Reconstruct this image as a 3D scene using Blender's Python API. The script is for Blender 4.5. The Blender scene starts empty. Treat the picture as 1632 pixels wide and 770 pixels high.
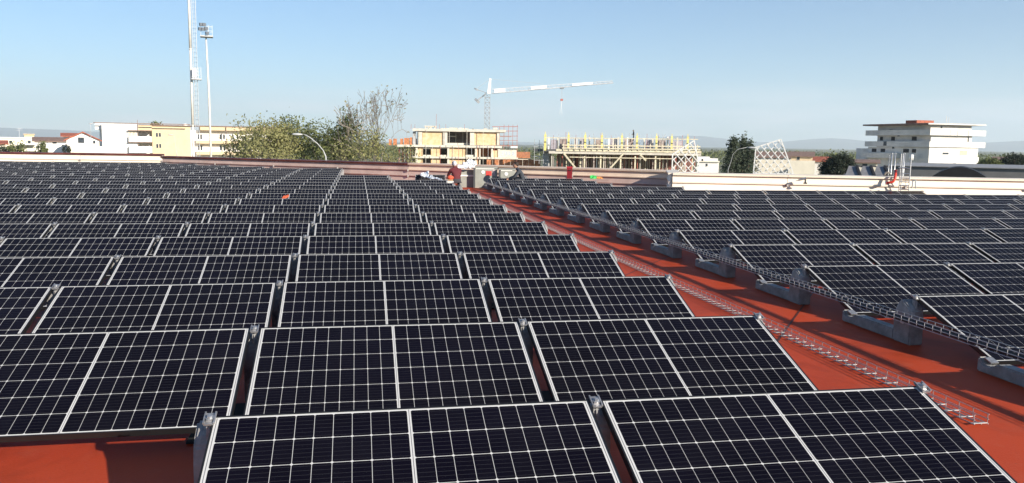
import bpy, bmesh, math, random
import numpy as np
from mathutils import Vector, Matrix
rng = random.Random(7)
nrg = np.random.default_rng(11)
D = bpy.data
S = bpy.context.scene
COL = S.collection
# ------------------------------------------------------------------ camera
CZ = 9.74                      # lens height above the street; the roof deck lies at ROOF
ROOF = 8.0
FPX, YAW, PIT, ROL = 1317.75, .1853, .1178, .0144
cyw, syw = math.cos(YAW), math.sin(YAW)
_r0 = Vector((cyw, -syw, 0)); _f0 = Vector((syw, cyw, 0)); _u0 = Vector((0, 0, 1))
_fw = _f0 * math.cos(PIT) - _u0 * math.sin(PIT); _up = _u0 * math.cos(PIT) + _f0 * math.sin(PIT)
CR = _r0 * math.cos(ROL) + _up * math.sin(ROL); CU = -_r0 * math.sin(ROL) + _up * math.cos(ROL); CF = _fw
cam = D.cameras.new('camera'); camo = D.objects.new('camera', cam); COL.objects.link(camo)
camo.matrix_world = Matrix(((CR.x, CU.x, -CF.x, 0), (CR.y, CU.y, -CF.y, 0), (CR.z, CU.z, -CF.z, CZ), (0, 0, 0, 1)))
cam.sensor_width = 36; cam.lens = 36 * FPX / 1632; cam.clip_start = .05; cam.clip_end = 60000
S.camera = camo
def at(x, y, d):               # photo pixel -> point at camera depth d
    return Vector((0, 0, CZ)) + (CF + CR * ((x - 816) / FPX) - CU * ((y - 385) / FPX)) * d
def atz(x, y, z):
    r = CF + CR * ((x - 816) / FPX) - CU * ((y - 385) / FPX)
    return Vector((0, 0, CZ)) + r * ((z - CZ) / r.z)
# ------------------------------------------------------------------ light
SUN = Vector((.545, -.765, .343)).normalized()
SKYROT = math.atan2(SUN.x, SUN.y)
w = D.worlds.new('World'); S.world = w; w.use_nodes = True
nt = w.node_tree; nt.nodes.clear()
sky = nt.nodes.new('ShaderNodeTexSky'); sky.sky_type = 'NISHITA'; sky.sun_disc = False
sky.sun_elevation = math.asin(SUN.z); sky.sun_rotation = SKYROT
sky.altitude = 20; sky.air_density = 1.0; sky.dust_density = .1; sky.ozone_density = 3
bg = nt.nodes.new('ShaderNodeBackground'); bg.inputs[1].default_value = .054
out = nt.nodes.new('ShaderNodeOutputWorld')
# low thin cloud streaks that ring the horizon
tc = nt.nodes.new('ShaderNodeTexCoord'); sx = nt.nodes.new('ShaderNodeSeparateXYZ'); nt.links.new(tc.outputs['Generated'], sx.inputs[0])
mp = nt.nodes.new('ShaderNodeMapping'); mp.inputs['Scale'].default_value = (7, 7, 46); nt.links.new(tc.outputs['Generated'], mp.inputs[0])
nz = nt.nodes.new('ShaderNodeTexNoise'); nz.inputs['Scale'].default_value = 1.0; nz.inputs['Detail'].default_value = 6; nt.links.new(mp.outputs[0], nz.inputs['Vector'])
cr = nt.nodes.new('ShaderNodeValToRGB'); cr.color_ramp.elements[0].position = .46; cr.color_ramp.elements[1].position = .66; nt.links.new(nz.outputs[0], cr.inputs[0])
bd = nt.nodes.new('ShaderNodeValToRGB'); e = bd.color_ramp.elements
e[0].position = .0; e[0].color = (1, 1, 1, 1); e[1].position = .075; e[1].color = (0, 0, 0, 1)
nt.links.new(sx.outputs[2], bd.inputs[0])
ml = nt.nodes.new('ShaderNodeMath'); ml.operation = 'MULTIPLY'; nt.links.new(cr.outputs[0], ml.inputs[0]); nt.links.new(bd.outputs[0], ml.inputs[1])
m2 = nt.nodes.new('ShaderNodeMath'); m2.operation = 'MULTIPLY'; m2.inputs[1].default_value = .7; nt.links.new(ml.outputs[0], m2.inputs[0])
mx = nt.nodes.new('ShaderNodeMix'); mx.data_type = 'RGBA'; nt.links.new(m2.outputs[0], mx.inputs[0]); nt.links.new(sky.outputs[0], mx.inputs[6]); mx.inputs[7].default_value = (15.5, 10.2, 8.2, 1)
tn = nt.nodes.new('ShaderNodeMix'); tn.data_type = 'RGBA'; tn.blend_type = 'MULTIPLY'; tn.inputs[0].default_value = 1; tn.inputs[7].default_value = (.72, 1.0, 1.24, 1); nt.links.new(mx.outputs[2], tn.inputs[6]); nt.links.new(tn.outputs[2], bg.inputs[0]); nt.links.new(bg.outputs[0], out.inputs[0])
sl = D.lights.new('sun', 'SUN'); sl.energy = 5.0; sl.angle = math.radians(.53); sl.color = (1, .9, .76)
so = D.objects.new('sun', sl); COL.objects.link(so); so.rotation_euler = SUN.to_track_quat('Z', 'Y').to_euler(); so.location = (20, -30, 40)
S.cycles.volume_bounces = 2
S.view_settings.view_transform = 'Standard'; S.view_settings.look = 'None'; S.view_settings.gamma = 1; S.view_settings.exposure = 1.05
# ------------------------------------------------------------------ materials
MATS = {}
def M(name, col, rough=.65, var=.18, scale=6., bump=0., metal=0., spec=.4, col2=None, trans=False):
    if name in MATS: return MATS[name]
    m = D.materials.new(name); m.use_nodes = True; MATS[name] = m
    t = m.node_tree; p = t.nodes['Principled BSDF']
    p.inputs['Roughness'].default_value = rough; p.inputs['Metallic'].default_value = metal; p.inputs['Specular IOR Level'].default_value = spec
    tx = t.nodes.new('ShaderNodeTexCoord'); n = t.nodes.new('ShaderNodeTexNoise'); n.inputs['Scale'].default_value = scale; n.inputs['Detail'].default_value = 7; n.inputs['Roughness'].default_value = .62
    t.links.new(tx.outputs['Object'], n.inputs['Vector'])
    r = t.nodes.new('ShaderNodeValToRGB'); t.links.new(n.outputs[0], r.inputs[0])
    c = col; c2 = col2 if col2 else tuple(x * (1 - 2 * var) for x in c)
    r.color_ramp.elements[0].position = .32; r.color_ramp.elements[0].color = (*c2, 1)
    r.color_ramp.elements[1].position = .68; r.color_ramp.elements[1].color = (*(tuple(min(1, x * (1 + var * .5)) for x in c) if not col2 else c), 1)
    t.links.new(r.outputs[0], p.inputs['Base Color'])
    if bump:
        b = t.nodes.new('ShaderNodeBump'); b.inputs['Strength'].default_value = bump; b.inputs['Distance'].default_value = .02
        n2 = t.nodes.new('ShaderNodeTexNoise'); n2.inputs['Scale'].default_value = scale * 6; n2.inputs['Detail'].default_value = 5; t.links.new(tx.outputs['Object'], n2.inputs['Vector'])
        t.links.new(n2.outputs[0], b.inputs['Height']); t.links.new(b.outputs[0], p.inputs['Normal'])
    return m
def cell_material():
    m = D.materials.new('monocrystalline_cell'); m.use_nodes = True; t = m.node_tree; p = t.nodes['Principled BSDF']
    p.inputs['Roughness'].default_value = .16; p.inputs['IOR'].default_value = 1.45; p.inputs['Specular IOR Level'].default_value = .05
    uv = t.nodes.new('ShaderNodeUVMap'); s = t.nodes.new('ShaderNodeSeparateXYZ'); t.links.new(uv.outputs[0], s.inputs[0])
    a = t.nodes.new('ShaderNodeMath'); a.operation = 'MULTIPLY'; a.inputs[1].default_value = 6; t.links.new(s.outputs[1], a.inputs[0])
    f = t.nodes.new('ShaderNodeMath'); f.operation = 'FRACT'; t.links.new(a.outputs[0], f.inputs[0])
    d = t.nodes.new('ShaderNodeMath'); d.operation = 'SUBTRACT'; d.inputs[1].default_value = .5; t.links.new(f.outputs[0], d.inputs[0])
    b = t.nodes.new('ShaderNodeMath'); b.operation = 'ABSOLUTE'; t.links.new(d.outputs[0], b.inputs[0])
    l = t.nodes.new('ShaderNodeMath'); l.operation = 'LESS_THAN'; l.inputs[1].default_value = .035; t.links.new(b.outputs[0], l.inputs[0])
    oi = t.nodes.new('ShaderNodeTexCoord'); n = t.nodes.new('ShaderNodeTexNoise'); n.inputs['Scale'].default_value = 1.4; n.inputs['Detail'].default_value = 2
    ge = t.nodes.new('ShaderNodeNewGeometry'); t.links.new(ge.outputs['Position'], n.inputs['Vector'])
    r = t.nodes.new('ShaderNodeValToRGB'); t.links.new(n.outputs[0], r.inputs[0])
    r.color_ramp.elements[0].position = .3; r.color_ramp.elements[0].color = (.0028, .0024, .0046, 1); r.color_ramp.elements[1].position = .7; r.color_ramp.elements[1].color = (.0036, .0030, .0080, 1)
    x = t.nodes.new('ShaderNodeMix'); x.data_type = 'RGBA'; t.links.new(l.outputs[0], x.inputs[0]); t.links.new(r.outputs[0], x.inputs[6]); x.inputs[7].default_value = (.032, .032, .038, 1)
    oi2 = t.nodes.new('ShaderNodeObjectInfo'); hv = t.nodes.new('ShaderNodeMath'); hv.operation = 'MULTIPLY'; hv.inputs[1].default_value = .16; t.links.new(oi2.outputs['Random'], hv.inputs[0])
    nd = t.nodes.new('ShaderNodeTexNoise'); nd.inputs['Scale'].default_value = 2.3; nd.inputs['Detail'].default_value = 8; nd.inputs['Roughness'].default_value = .7; t.links.new(ge.outputs['Position'], nd.inputs['Vector'])
    rd = t.nodes.new('ShaderNodeMapRange'); rd.inputs[1].default_value = .45; rd.inputs[2].default_value = .8; rd.inputs[3].default_value = 0; rd.inputs[4].default_value = .5; t.links.new(nd.outputs[0], rd.inputs[0])
    sm = t.nodes.new('ShaderNodeMath'); sm.operation = 'ADD'; t.links.new(rd.outputs[0], sm.inputs[0]); t.links.new(hv.outputs[0], sm.inputs[1])
    dx = t.nodes.new('ShaderNodeMix'); dx.data_type = 'RGBA'; t.links.new(sm.outputs[0], dx.inputs[0]); t.links.new(x.outputs[2], dx.inputs[6]); dx.inputs[7].default_value = (.010, .0095, .014, 1)
    t.links.new(dx.outputs[2], p.inputs['Base Color'])
    # dust film: a little roughness variation
    n3 = t.nodes.new('ShaderNodeTexNoise'); n3.inputs['Scale'].default_value = 9; n3.inputs['Detail'].default_value = 6; t.links.new(ge.outputs['Position'], n3.inputs['Vector'])
    mr = t.nodes.new('ShaderNodeMapRange'); mr.inputs[3].default_value = .10; mr.inputs[4].default_value = .26; t.links.new(n3.outputs[0], mr.inputs[0]); t.links.new(mr.outputs[0], p.inputs['Roughness'])
    return m
CELL = cell_material()
SHEET = M('white_backsheet', (.55, .55, .54), .3, .03, 3)
BLACKF = M('black_anodised_frame', (.012, .012, .013), .38, .1, 8, metal=0)
CONC = M('grey_concrete', (.30, .30, .30), .85, .22, 7, .5)
STEEL = M('galvanised_steel', (.55, .56, .57), .42, .15, 30, metal=.8)
WHITEP = M('white_paint', (.78, .77, .74), .6, .06, 3)
DARK = M('dark_opening', (.018, .018, .022), .7, .2, 3)
# ------------------------------------------------------------------ mesh helpers
class MB:
    def __init__(s): s.v = []; s.f = []; s.m = []
    def add(s, vs, fs, mi=0):
        o = len(s.v); s.v += [tuple(v) for v in vs]; s.f += [tuple(i + o for i in f) for f in fs]; s.m += [mi] * len(fs); return s
    def box(s, x0, x1, y0, y1, z0, z1, mi=0, rz=0, c=None):
        vs = [Vector((x, y, z)) for z in (z0, z1) for x, y in ((x0, y0), (x1, y0), (x1, y1), (x0, y1))]
        if rz:
            c = c or Vector(((x0 + x1) / 2, (y0 + y1) / 2, 0)); R = Matrix.Rotation(rz, 3, 'Z'); vs = [R @ (v - c) + c for v in vs]
        return s.add(vs, [(3, 2, 1, 0), (4, 5, 6, 7), (0, 1, 5, 4), (1, 2, 6, 5), (2, 3, 7, 6), (3, 0, 4, 7)], mi)
    def prism(s, poly, axis, a0, a1, mi=0):   # polygon extruded along axis 0/1/2
        n = len(poly)
        def P(p, a): q = list(p); q.insert(axis, a); return tuple(q)
        vs = [P(p, a0) for p in poly] + [P(p, a1) for p in poly]
        fs = [tuple(range(n))[::-1], tuple(range(n, 2 * n))] + [(i, (i + 1) % n, n + (i + 1) % n, n + i) for i in range(n)]
        return s.add(vs, fs, mi)
    def tube(s, pts, r, n=6, mi=0, cap=True):
        pts = [Vector(p) for p in pts]; rs = r if isinstance(r, (list, tuple)) else [r] * len(pts); rings = []
        for i, p in enumerate(pts):
            t = (pts[min(i + 1, len(pts) - 1)] - pts[max(i - 1, 0)]).normalized()
            a = t.orthogonal().normalized() if i == 0 else (prev - t * prev.dot(t)).normalized()
            prev = a; b = t.cross(a)
            rings.append([p + (a * math.cos(k * 2 * math.pi / n) + b * math.sin(k * 2 * math.pi / n)) * rs[i] for k in range(n)])
        vs = [v for rg in rings for v in rg]; fs = []
        for i in range(len(pts) - 1):
            for k in range(n): fs.append((i * n + k, i * n + (k + 1) % n, (i + 1) * n + (k + 1) % n, (i + 1) * n + k))
        if cap: fs += [tuple(range(n))[::-1], tuple(range((len(pts) - 1) * n, len(pts) * n))]
        return s.add(vs, fs, mi)
    def bar(s, a, b, w, mi=0): return s.tube([a, b], w * .7071, 4, mi)
    def ell(s, c, r, nu=10, nv=7, mi=0):
        vs = []; fs = []
        for j in range(nv + 1):
            th = math.pi * j / nv
            for i in range(nu): ph = 2 * math.pi * i / nu; vs.append((c[0] + r[0] * math.sin(th) * math.cos(ph), c[1] + r[1] * math.sin(th) * math.sin(ph), c[2] + r[2] * math.cos(th)))
        for j in range(nv):
            for i in range(nu): fs.append((j * nu + i, (j + 1) * nu + i, (j + 1) * nu + (i + 1) % nu, j * nu + (i + 1) % nu))
        return s.add(vs, fs, mi)
    def mesh(s, name, mats, smooth=False):
        me = D.meshes.new(name); me.from_pydata(s.v, [], s.f)
        for m in (mats if isinstance(mats, (list, tuple)) else [mats]): me.materials.append(m)
        me.polygons.foreach_set('material_index', s.m)
        if smooth: me.polygons.foreach_set('use_smooth', [True] * len(s.f))
        me.update(); return me
    def build(s, name, mats, parent=None, smooth=False):
        return put(name, s.mesh(name, mats, smooth), parent)
def put(name, me, parent=None, loc=None):
    o = D.objects.new(name, me); COL.objects.link(o)
    if parent: o.parent = parent
    if loc is not None: o.location = loc
    return o
def thing(name, label, cat, loc=(0, 0, 0), rz=0, group=None):
    o = D.objects.new(name, None); COL.objects.link(o); o.location = loc; o.rotation_euler = (0, 0, rz); o.empty_display_size = .2
    return tag(o, label, cat, group)
def tag(o, label, cat, group=None):
    o['label'] = label; o['category'] = cat
    if group: o['group'] = group
    return o
def stuff(o): o['kind'] = 'stuff'; return o
def struct(o): o['kind'] = 'structure'; return o
def bevel(o, wd, seg=2):
    b = o.modifiers.new('bevel', 'BEVEL'); b.width = wd; b.segments = seg; b.limit_method = 'ANGLE'; return o
ORD = ['first', 'second', 'third', 'fourth', 'fifth', 'sixth', 'seventh', 'eighth', 'ninth', 'tenth', 'eleventh', 'twelfth', 'thirteenth', 'fourteenth', 'fifteenth', 'sixteenth', 'seventeenth', 'eighteenth', 'nineteenth', 'twentieth', 'twenty-first', 'twenty-second', 'twenty-third', 'twenty-fourth', 'twenty-fifth', 'twenty-sixth']
# ------------------------------------------------------------------ roof, parapets, ground
def red_roof():
    m = D.materials.new('red_roof_coating'); m.use_nodes = True; t = m.node_tree; p = t.nodes['Principled BSDF']
    p.inputs['Roughness'].default_value = .6; p.inputs['Specular IOR Level'].default_value = .12
    tx = t.nodes.new('ShaderNodeTexCoord')
    def noise(sc, det): n = t.nodes.new('ShaderNodeTexNoise'); n.inputs['Scale'].default_value = sc; n.inputs['Detail'].default_value = det; n.inputs['Roughness'].default_value = .6; t.links.new(tx.outputs['Object'], n.inputs['Vector']); return n
    n1 = noise(.55, 6); r = t.nodes.new('ShaderNodeValToRGB'); t.links.new(n1.outputs[0], r.inputs[0])
    r.color_ramp.elements[0].position = .3; r.color_ramp.elements[0].color = (.40, .050, .016, 1); r.color_ramp.elements[1].position = .7; r.color_ramp.elements[1].color = (.47, .062, .020, 1)
    n2 = noise(3.2, 8); r2 = t.nodes.new('ShaderNodeValToRGB'); t.links.new(n2.outputs[0], r2.inputs[0]); r2.color_ramp.elements[0].position = .56; r2.color_ramp.elements[1].position = .8
    x = t.nodes.new('ShaderNodeMix'); x.data_type = 'RGBA'; t.links.new(r.outputs[0], x.inputs[6]); x.inputs[7].default_value = (.44, .12, .07, 1)
    k = t.nodes.new('ShaderNodeMath'); k.operation = 'MULTIPLY'; k.inputs[1].default_value = .5; t.links.new(r2.outputs[0], k.inputs[0]); t.links.new(k.outputs[0], x.inputs[0]); n4 = noise(1.1, 9); n4.inputs['Distortion'].default_value = .6; r4 = t.nodes.new('ShaderNodeValToRGB'); t.links.new(n4.outputs[0], r4.inputs[0]); r4.color_ramp.elements[0].position = .34; r4.color_ramp.elements[0].color = (.62, .62, .62, 1); r4.color_ramp.elements[1].position = .5; r4.color_ramp.elements[1].color = (1, 1, 1, 1)
    y4 = t.nodes.new('ShaderNodeMix'); y4.data_type = 'RGBA'; y4.blend_type = 'MULTIPLY'; y4.inputs[0].default_value = .8; t.links.new(x.outputs[2], y4.inputs[6]); t.links.new(r4.outputs[0], y4.inputs[7])
    n5 = noise(45, 3); r5 = t.nodes.new('ShaderNodeValToRGB'); t.links.new(n5.outputs[0], r5.inputs[0]); r5.color_ramp.elements[0].position = .66; r5.color_ramp.elements[0].color = (0, 0, 0, 1); r5.color_ramp.elements[1].position = .72; r5.color_ramp.elements[1].color = (.6, .6, .6, 1)
    y5 = t.nodes.new('ShaderNodeMix'); y5.data_type = 'RGBA'; t.links.new(r5.outputs[0], y5.inputs[0]); t.links.new(y4.outputs[2], y5.inputs[6]); y5.inputs[7].default_value = (.20, .06, .035, 1)
    t.links.new(y5.outputs[2], p.inputs['Base Color'])
    n3 = noise(60, 4); b = t.nodes.new('ShaderNodeBump'); b.inputs['Strength'].default_value = .25; b.inputs['Distance'].default_value = .01; t.links.new(n3.outputs[0], b.inputs['Height']); t.links.new(b.outputs[0], p.inputs['Normal'])
    return m
RED = red_roof()
WL = [(-46, 50.2), (-18.5, 47.7), (-10.1, 46.5)]; WM = [(-10.1, 46.5), (11.5, 29.5)]; WR = [(10.24, 26.0), (20.9, 22.9), (46, 15.6)]
OUT = [(-46, -16), (46, -16), (46, 15.6), (20.9, 22.9), (10.24, 26.0), (11.5, 29.5), (-10.1, 46.5), (-18.5, 47.7), (-46, 50.2)]
b = MB(); n = len(OUT)
b.add([(x, y, ROOF) for x, y in OUT] + [(x, y, 0) for x, y in OUT], [tuple(range(n))], 0)
b.add([(x, y, ROOF) for x, y in OUT] + [(x, y, -.5) for x, y in OUT], [(i, i + n, (i + 1) % n + n, (i + 1) % n) for i in range(n)], 1)
roof = struct(b.build('roof', [RED, M('hall_wall_render', (.5, .46, .4), .8)]))
# welded seams of the roof coating, parallel to the line seen in the aisle
sd = Vector((.575, .778, 0)).normalized(); sn = Vector((sd.y, -sd.x, 0)); sp0 = Vector((4.519, 7.829, 0))
SEAM = M('roof_seam', (.10, .028, .018), .6, .2, 9)
for k, (a, c) in zip((-1, 0, 1, 2), ((-1.5, 12), (-2.2, 16), (-9, 20), (-8, 20))):
    p = sp0 + sn * (k * 2.4); q = [p + sd * a - sn * .009, p + sd * a + sn * .009, p + sd * c + sn * .009, p + sd * c - sn * .009]
    MB().add([(v.x, v.y, ROOF + .004) for v in q], [(0, 1, 2, 3)]).build('seam', SEAM, roof)
PINK = M('dusty_rose_cladding', (.54, .40, .35), .55, .14, 1.2, .05)
CREAM = M('cream_cladding', (.80, .72, .60), .55, .06, 1.0, .05)
MAROON = M('maroon_capping', (.15, .045, .035), .5, .25, 1.5)
PEACH = M('peach_capping', (.78, .62, .48), .55, .08, 1.2)
def parapet(label, pts, mat, capmat, top=CZ - .82, seg=4.0, split=None):
    root = thing('parapet_wall', label, 'wall', (pts[0][0], pts[0][1], ROOF)); o0 = Vector((pts[0][0], pts[0][1], ROOF))
    H = top - ROOF; nb = 3; hb = H * .92 / nb
    for (ax, ay), (bx, by) in zip(pts, pts[1:]):
        a = Vector((ax, ay, 0)); bv = Vector((bx, by, 0)); L = (bv - a).length; u = (bv - a) / L; nn = Vector((u.y, -u.x, 0))   # nn faces the panels
        if nn.dot(Vector((0, 14, 0)) - a) < 0: nn = -nn
        core = MB(); q = [a, bv, bv - nn * .22, a - nn * .22]; core.add([(v - Vector((o0.x, o0.y, 0))) + Vector((0, 0, z)) for z in (0, H * .93) for v in q], [(3, 2, 1, 0), (4, 5, 6, 7), (0, 1, 5, 4), (1, 2, 6, 5), (2, 3, 7, 6), (3, 0, 4, 7)]); core.build('core', CONC, root)
        N = max(1, round(L / seg))
        for i in range(N):
            s0 = L * i / N + .006; s1 = L * (i + 1) / N - .006
            for k in range(nb):
                z0 = k * hb; z1 = z0 + hb
                # lapped sheet: leans out at the foot, with a rounded drip nose
                prof = [(.012, z1), (.03, z1), (.085, z0 + .075), (.105, z0 + .05), (.1, z0 + .015), (.06, z0 + .004), (.012, z0 + .004)]
                vs = []
                for s in (s0, s1): vs += [a + u * s + nn * p + Vector((-o0.x, -o0.y, z)) for p, z in prof]
                m = len(prof); MB().add(vs, [tuple(range(m)), tuple(range(m, 2 * m))[::-1]] + [(j, m + j, m + (j + 1) % m, (j + 1) % m) for j in range(m)]).build('cladding_sheet', mat if split is None or k < nb - 1 or (s0 + s1) / 2 < split else PEACH, root)
            cp = capmat if split is None or (s0 + s1) / 2 < split else PEACH
            vs = []; prof = [(.13, H * .925), (.14, H), (-.24, H + .02), (-.25, H * .925)]
            for s in (s0, s1): vs += [a + u * s + nn * p + Vector((-o0.x, -o0.y, z)) for p, z in prof]
            MB().add(vs, [(0, 1, 2, 3), (7, 6, 5, 4)] + [(j, 4 + j, 4 + (j + 1) % 4, (j + 1) % 4) for j in range(4)]).build('capping', cp, root)
            c = a + u * s1 + nn * .1 + Vector((-o0.x, -o0.y, 0))
            for k in range(1, nb): MB().box(c.x - .03, c.x + .03, c.y - .03, c.y + .03, k * hb - .04, k * hb + .05).build('clip', M('clip_metal', (.35, .33, .32), .5), root)
    return root
parapet('cream clad parapet with maroon cap at the far left of the roof', WL, CREAM, MAROON)
parapet('dusty pink clad parapet running slantwise behind the middle of the roof', WM, PINK, MAROON, top=CZ - .92, split=16)
parapet('bright cream clad parapet behind the right solar field', [(11.42, 29.28)] + WR, CREAM, CREAM, top=CZ - .89)
# ground
b = MB(); b.add([(-30000, -30000, -.6), (30000, -30000, -.6), (30000, 30000, -.6), (-30000, 30000, -.6)], [(0, 1, 2, 3)])
struct(b.build('ground', M('dry_ground', (.20, .19, .12), .9, .3, .02, col2=(.10, .12, .06))))
# ------------------------------------------------------------------ solar panels
W, H_, TILT = 1.755, 1.038, .335
LX, LY, LZ, LP = -.649, 3.8046, CZ - 1.2451, 1.8267
RX, RY, RZ, RP = 4.9055, 6.5169, CZ - 1.3071, 1.8763
GAP = .062
FW = .009; SM = .020; TM = .010; CG = .016
cw = (W - 2 * FW - 2 * SM - CG) / 20; ch = (H_ - 2 * FW - 2 * TM) / 6
def cellpos():
    for half in (0, 1):
        for i in range(10):
            for j in range(6):
                yield FW + SM + (i + .5) * cw + half * (10 * cw + CG), FW + TM + (j + .5) * ch
def octa(cx, cy, wx, wy, z, c=.006):
    return [(cx - wx + c, cy - wy, z), (cx + wx - c, cy - wy, z), (cx + wx, cy - wy + c, z), (cx + wx, cy + wy - c, z), (cx + wx - c, cy + wy, z), (cx - wx + c, cy + wy, z), (cx - wx, cy + wy - c, z), (cx - wx, cy - wy + c, z)]
def uvs(me, hx, hy, ctr=None):
    uv = me.uv_layers.new(name='UVMap'); co = me.vertices
    for p in me.polygons:
        c = p.center if ctr is None else Vector((0, 0, 0))
        for li in p.loop_indices:
            v = co[me.loops[li].vertex_index].co; uv.data[li].uv = ((v.x - c.x) / (2 * hx) + .5, (v.y - c.y) / (2 * hy) + .5)
hx, hy = cw / 2 - .0013, ch / 2 - .0020
b = MB(); top = octa(0, 0, hx, hy, .0006); bot = octa(0, 0, hx, hy, 0); b.add(bot + top, [tuple(range(8, 16))] + [(i, (i + 1) % 8, 8 + (i + 1) % 8, 8 + i) for i in range(8)])
CELLME = b.mesh('cell', CELL); uvs(CELLME, hx, hy, 1)
b = MB()
for cx, cy in cellpos(): b.add(octa(cx, cy, hx, hy, .0006), [tuple(range(8))])
GRIDME = b.mesh('cells', CELL); uvs(GRIDME, hx, hy)
b = MB()   # frame: black anodised channel, lip around the glass
for x0, x1, y0, y1 in ((0, W, 0, FW), (0, W, H_ - FW, H_), (0, FW, FW, H_ - FW), (W - FW, W, FW, H_ - FW)): b.box(x0, x1, y0, y1, -.034, .002)
b.box(FW, W - FW, FW, FW + .02, -.034, -.031); b.box(FW, W - FW, H_ - FW - .02, H_ - FW, -.034, -.031)
FRAMEME = b.mesh('frame', BLACKF)
b = MB(); b.box(FW, W - FW, FW, H_ - FW, -.005, 0, 0)
for x in (FW + SM * .5, W - FW - SM * .5, W / 2): b.box(x - .0016, x + .0016, FW + .004, H_ - FW - .004, 0, .0004, 1)
SHEETME = b.mesh('backsheet', [SHEET, M('grey_ribbon', (.16, .16, .17), .5)])
b = MB(); b.box(W / 2 - .06, W / 2 + .06, H_ * .86, H_ * .92, -.03, -.006); JBOX = b.mesh('junction_box', BLACKF)
def inside(x, y, mg):
    def f(p, q): return (q[0] - p[0]) * (y - p[1]) - (q[1] - p[1]) * (x - p[0])
    if y > 25.6 and x > 10.24 + (y - 26.0) * .36 - .25: return False
    for seg in (WL[:2], WL[1:], WM, WR[:2], WR[1:]):
        p, q = seg; L = math.hypot(q[0] - p[0], q[1] - p[1])
        if min(p[0], q[0]) - .15 <= x <= max(p[0], q[0]) + .2 and f(p, q) / L > -mg: return False
    return True
def panel(x, ytop, ztop, near, label, group):
    r = thing('solar_panel', label, 'solar panel', (x, ytop - H_ * math.cos(TILT), ztop - H_ * math.sin(TILT)), 0, group)
    r.rotation_euler = (TILT + rng.uniform(-.004, .004), rng.uniform(-.0015, .0015), rng.uniform(-.0015, .0015))
    put('frame', FRAMEME, r); sh = put('backsheet', SHEETME, r)
    if near:
        put('junction_box', JBOX, r)
        for cx, cy in cellpos(): put('cell', CELLME, sh, (cx, cy, 0))
    else: stuff(put('cells', GRIDME, sh))
    return r
# concrete ballast: tall block at a panel row's top edge, low beam running back to the next row's lower edge
def ballast_mesh(h, low, pitch):
    b = MB(); y0, y1 = -.07, .17
    prof = [(y0, 0), (y1, 0), (y1, h - .22), (y1 - .02, h - .13), (y1 - .06, h - .06), (y1 - .11, h - .035), (y0 + .05, h - .08), (y0 + .015, h - .12), (y0, h - .2)]
    b.prism(prof, 0, -.07, .07)
    b.prism([(-.05, h - .12), (.01, h - .07), (.01, h - .008), (-.05, h - .028)], 0, -.015, .015)
    ye = pitch - H_ * math.cos(TILT) + .10
    t = low - .02
    prof = [(y1, 0), (ye, 0), (ye, t + .04), (ye - .03, t + .045), (ye - .06, t - .005), (ye - .16, t - .005), (ye - .2, t + .03), (y1 + .02, t + .03), (y1, t + .05)]
    b.prism(prof, 0, -.06, .06)
    me = b.mesh('block', CONC); bm = bmesh.new(); bm.from_mesh(me); bmesh.ops.recalc_face_normals(bm, faces=bm.faces)
    bmesh.ops.bevel(bm, geom=[e for e in bm.edges if e.calc_face_angle(0) > .5], offset=.012, segments=2, affect='EDGES'); bm.to_mesh(me); bm.free(); return me
b = MB(); b.box(-.022, .022, -.07, .012, -.004, .004); b.box(-.026, -.019, -.07, .012, .004, .013); b.box(.019, .026, -.07, .012, .004, .013); b.box(-.014, .014, -.05, -.01, .004, .010)
CLAMP = b.mesh('clamp', M('cast_aluminium', (.45, .45, .46), .4, .2, 40, metal=.7))
b = MB(); b.tube([(0, -.035, .012), (0, -.035, .026)], .011, 6); b.tube([(0, -.035, .012), (0, -.035, .015)], .018, 10); BOLT = b.mesh('bolt', STEEL)
b = MB(); b.box(-.035, .035, -.03, .05, -.004, .004); b.box(-.035, .035, .042, .05, -.05, .004); LOWCL = b.mesh('low_clamp', M('cast_aluminium', (.62, .62, .63)))
BL = {'L': ballast_mesh(LZ - ROOF, LZ - ROOF - H_ * math.sin(TILT), LP), 'R': ballast_mesh(RZ - ROOF, RZ - ROOF - H_ * math.sin(TILT), RP)}
SHADEME = MB().box(-.3, .3, -.80, -.10, .002, .012).mesh('gap_shade_sheet', M('gap_shade_black', (.012, .012, .012), .9, .2, 9))  # added black sheet: paints the deep shade seen through the panel gaps
def ballast(side, x, ytop, ztop, label, nxt, mat=False):
    r = thing('concrete_ballast', label, 'ballast', (x, ytop, ROOF), 0, 'concrete ballast blocks of the solar rows')
    put('block', BL[side], r)
    if mat: put('gap_shade_sheet', SHADEME, r)  # inner gaps only: lay the painted shade on the roof
    c = put('clamp', CLAMP, r, (0, .006, ztop - ROOF + .004)); c.rotation_euler = (TILT, 0, 0); put('bolt', BOLT, c)
    if nxt:
        p = (LP if side == 'L' else RP) - H_ * math.cos(TILT); l = put('low_clamp', LOWCL, r, (0, p + .005, ztop - ROOF - H_ * math.sin(TILT) + .006)); l.rotation_euler = (TILT, 0, 0)
step = W + GAP
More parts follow.
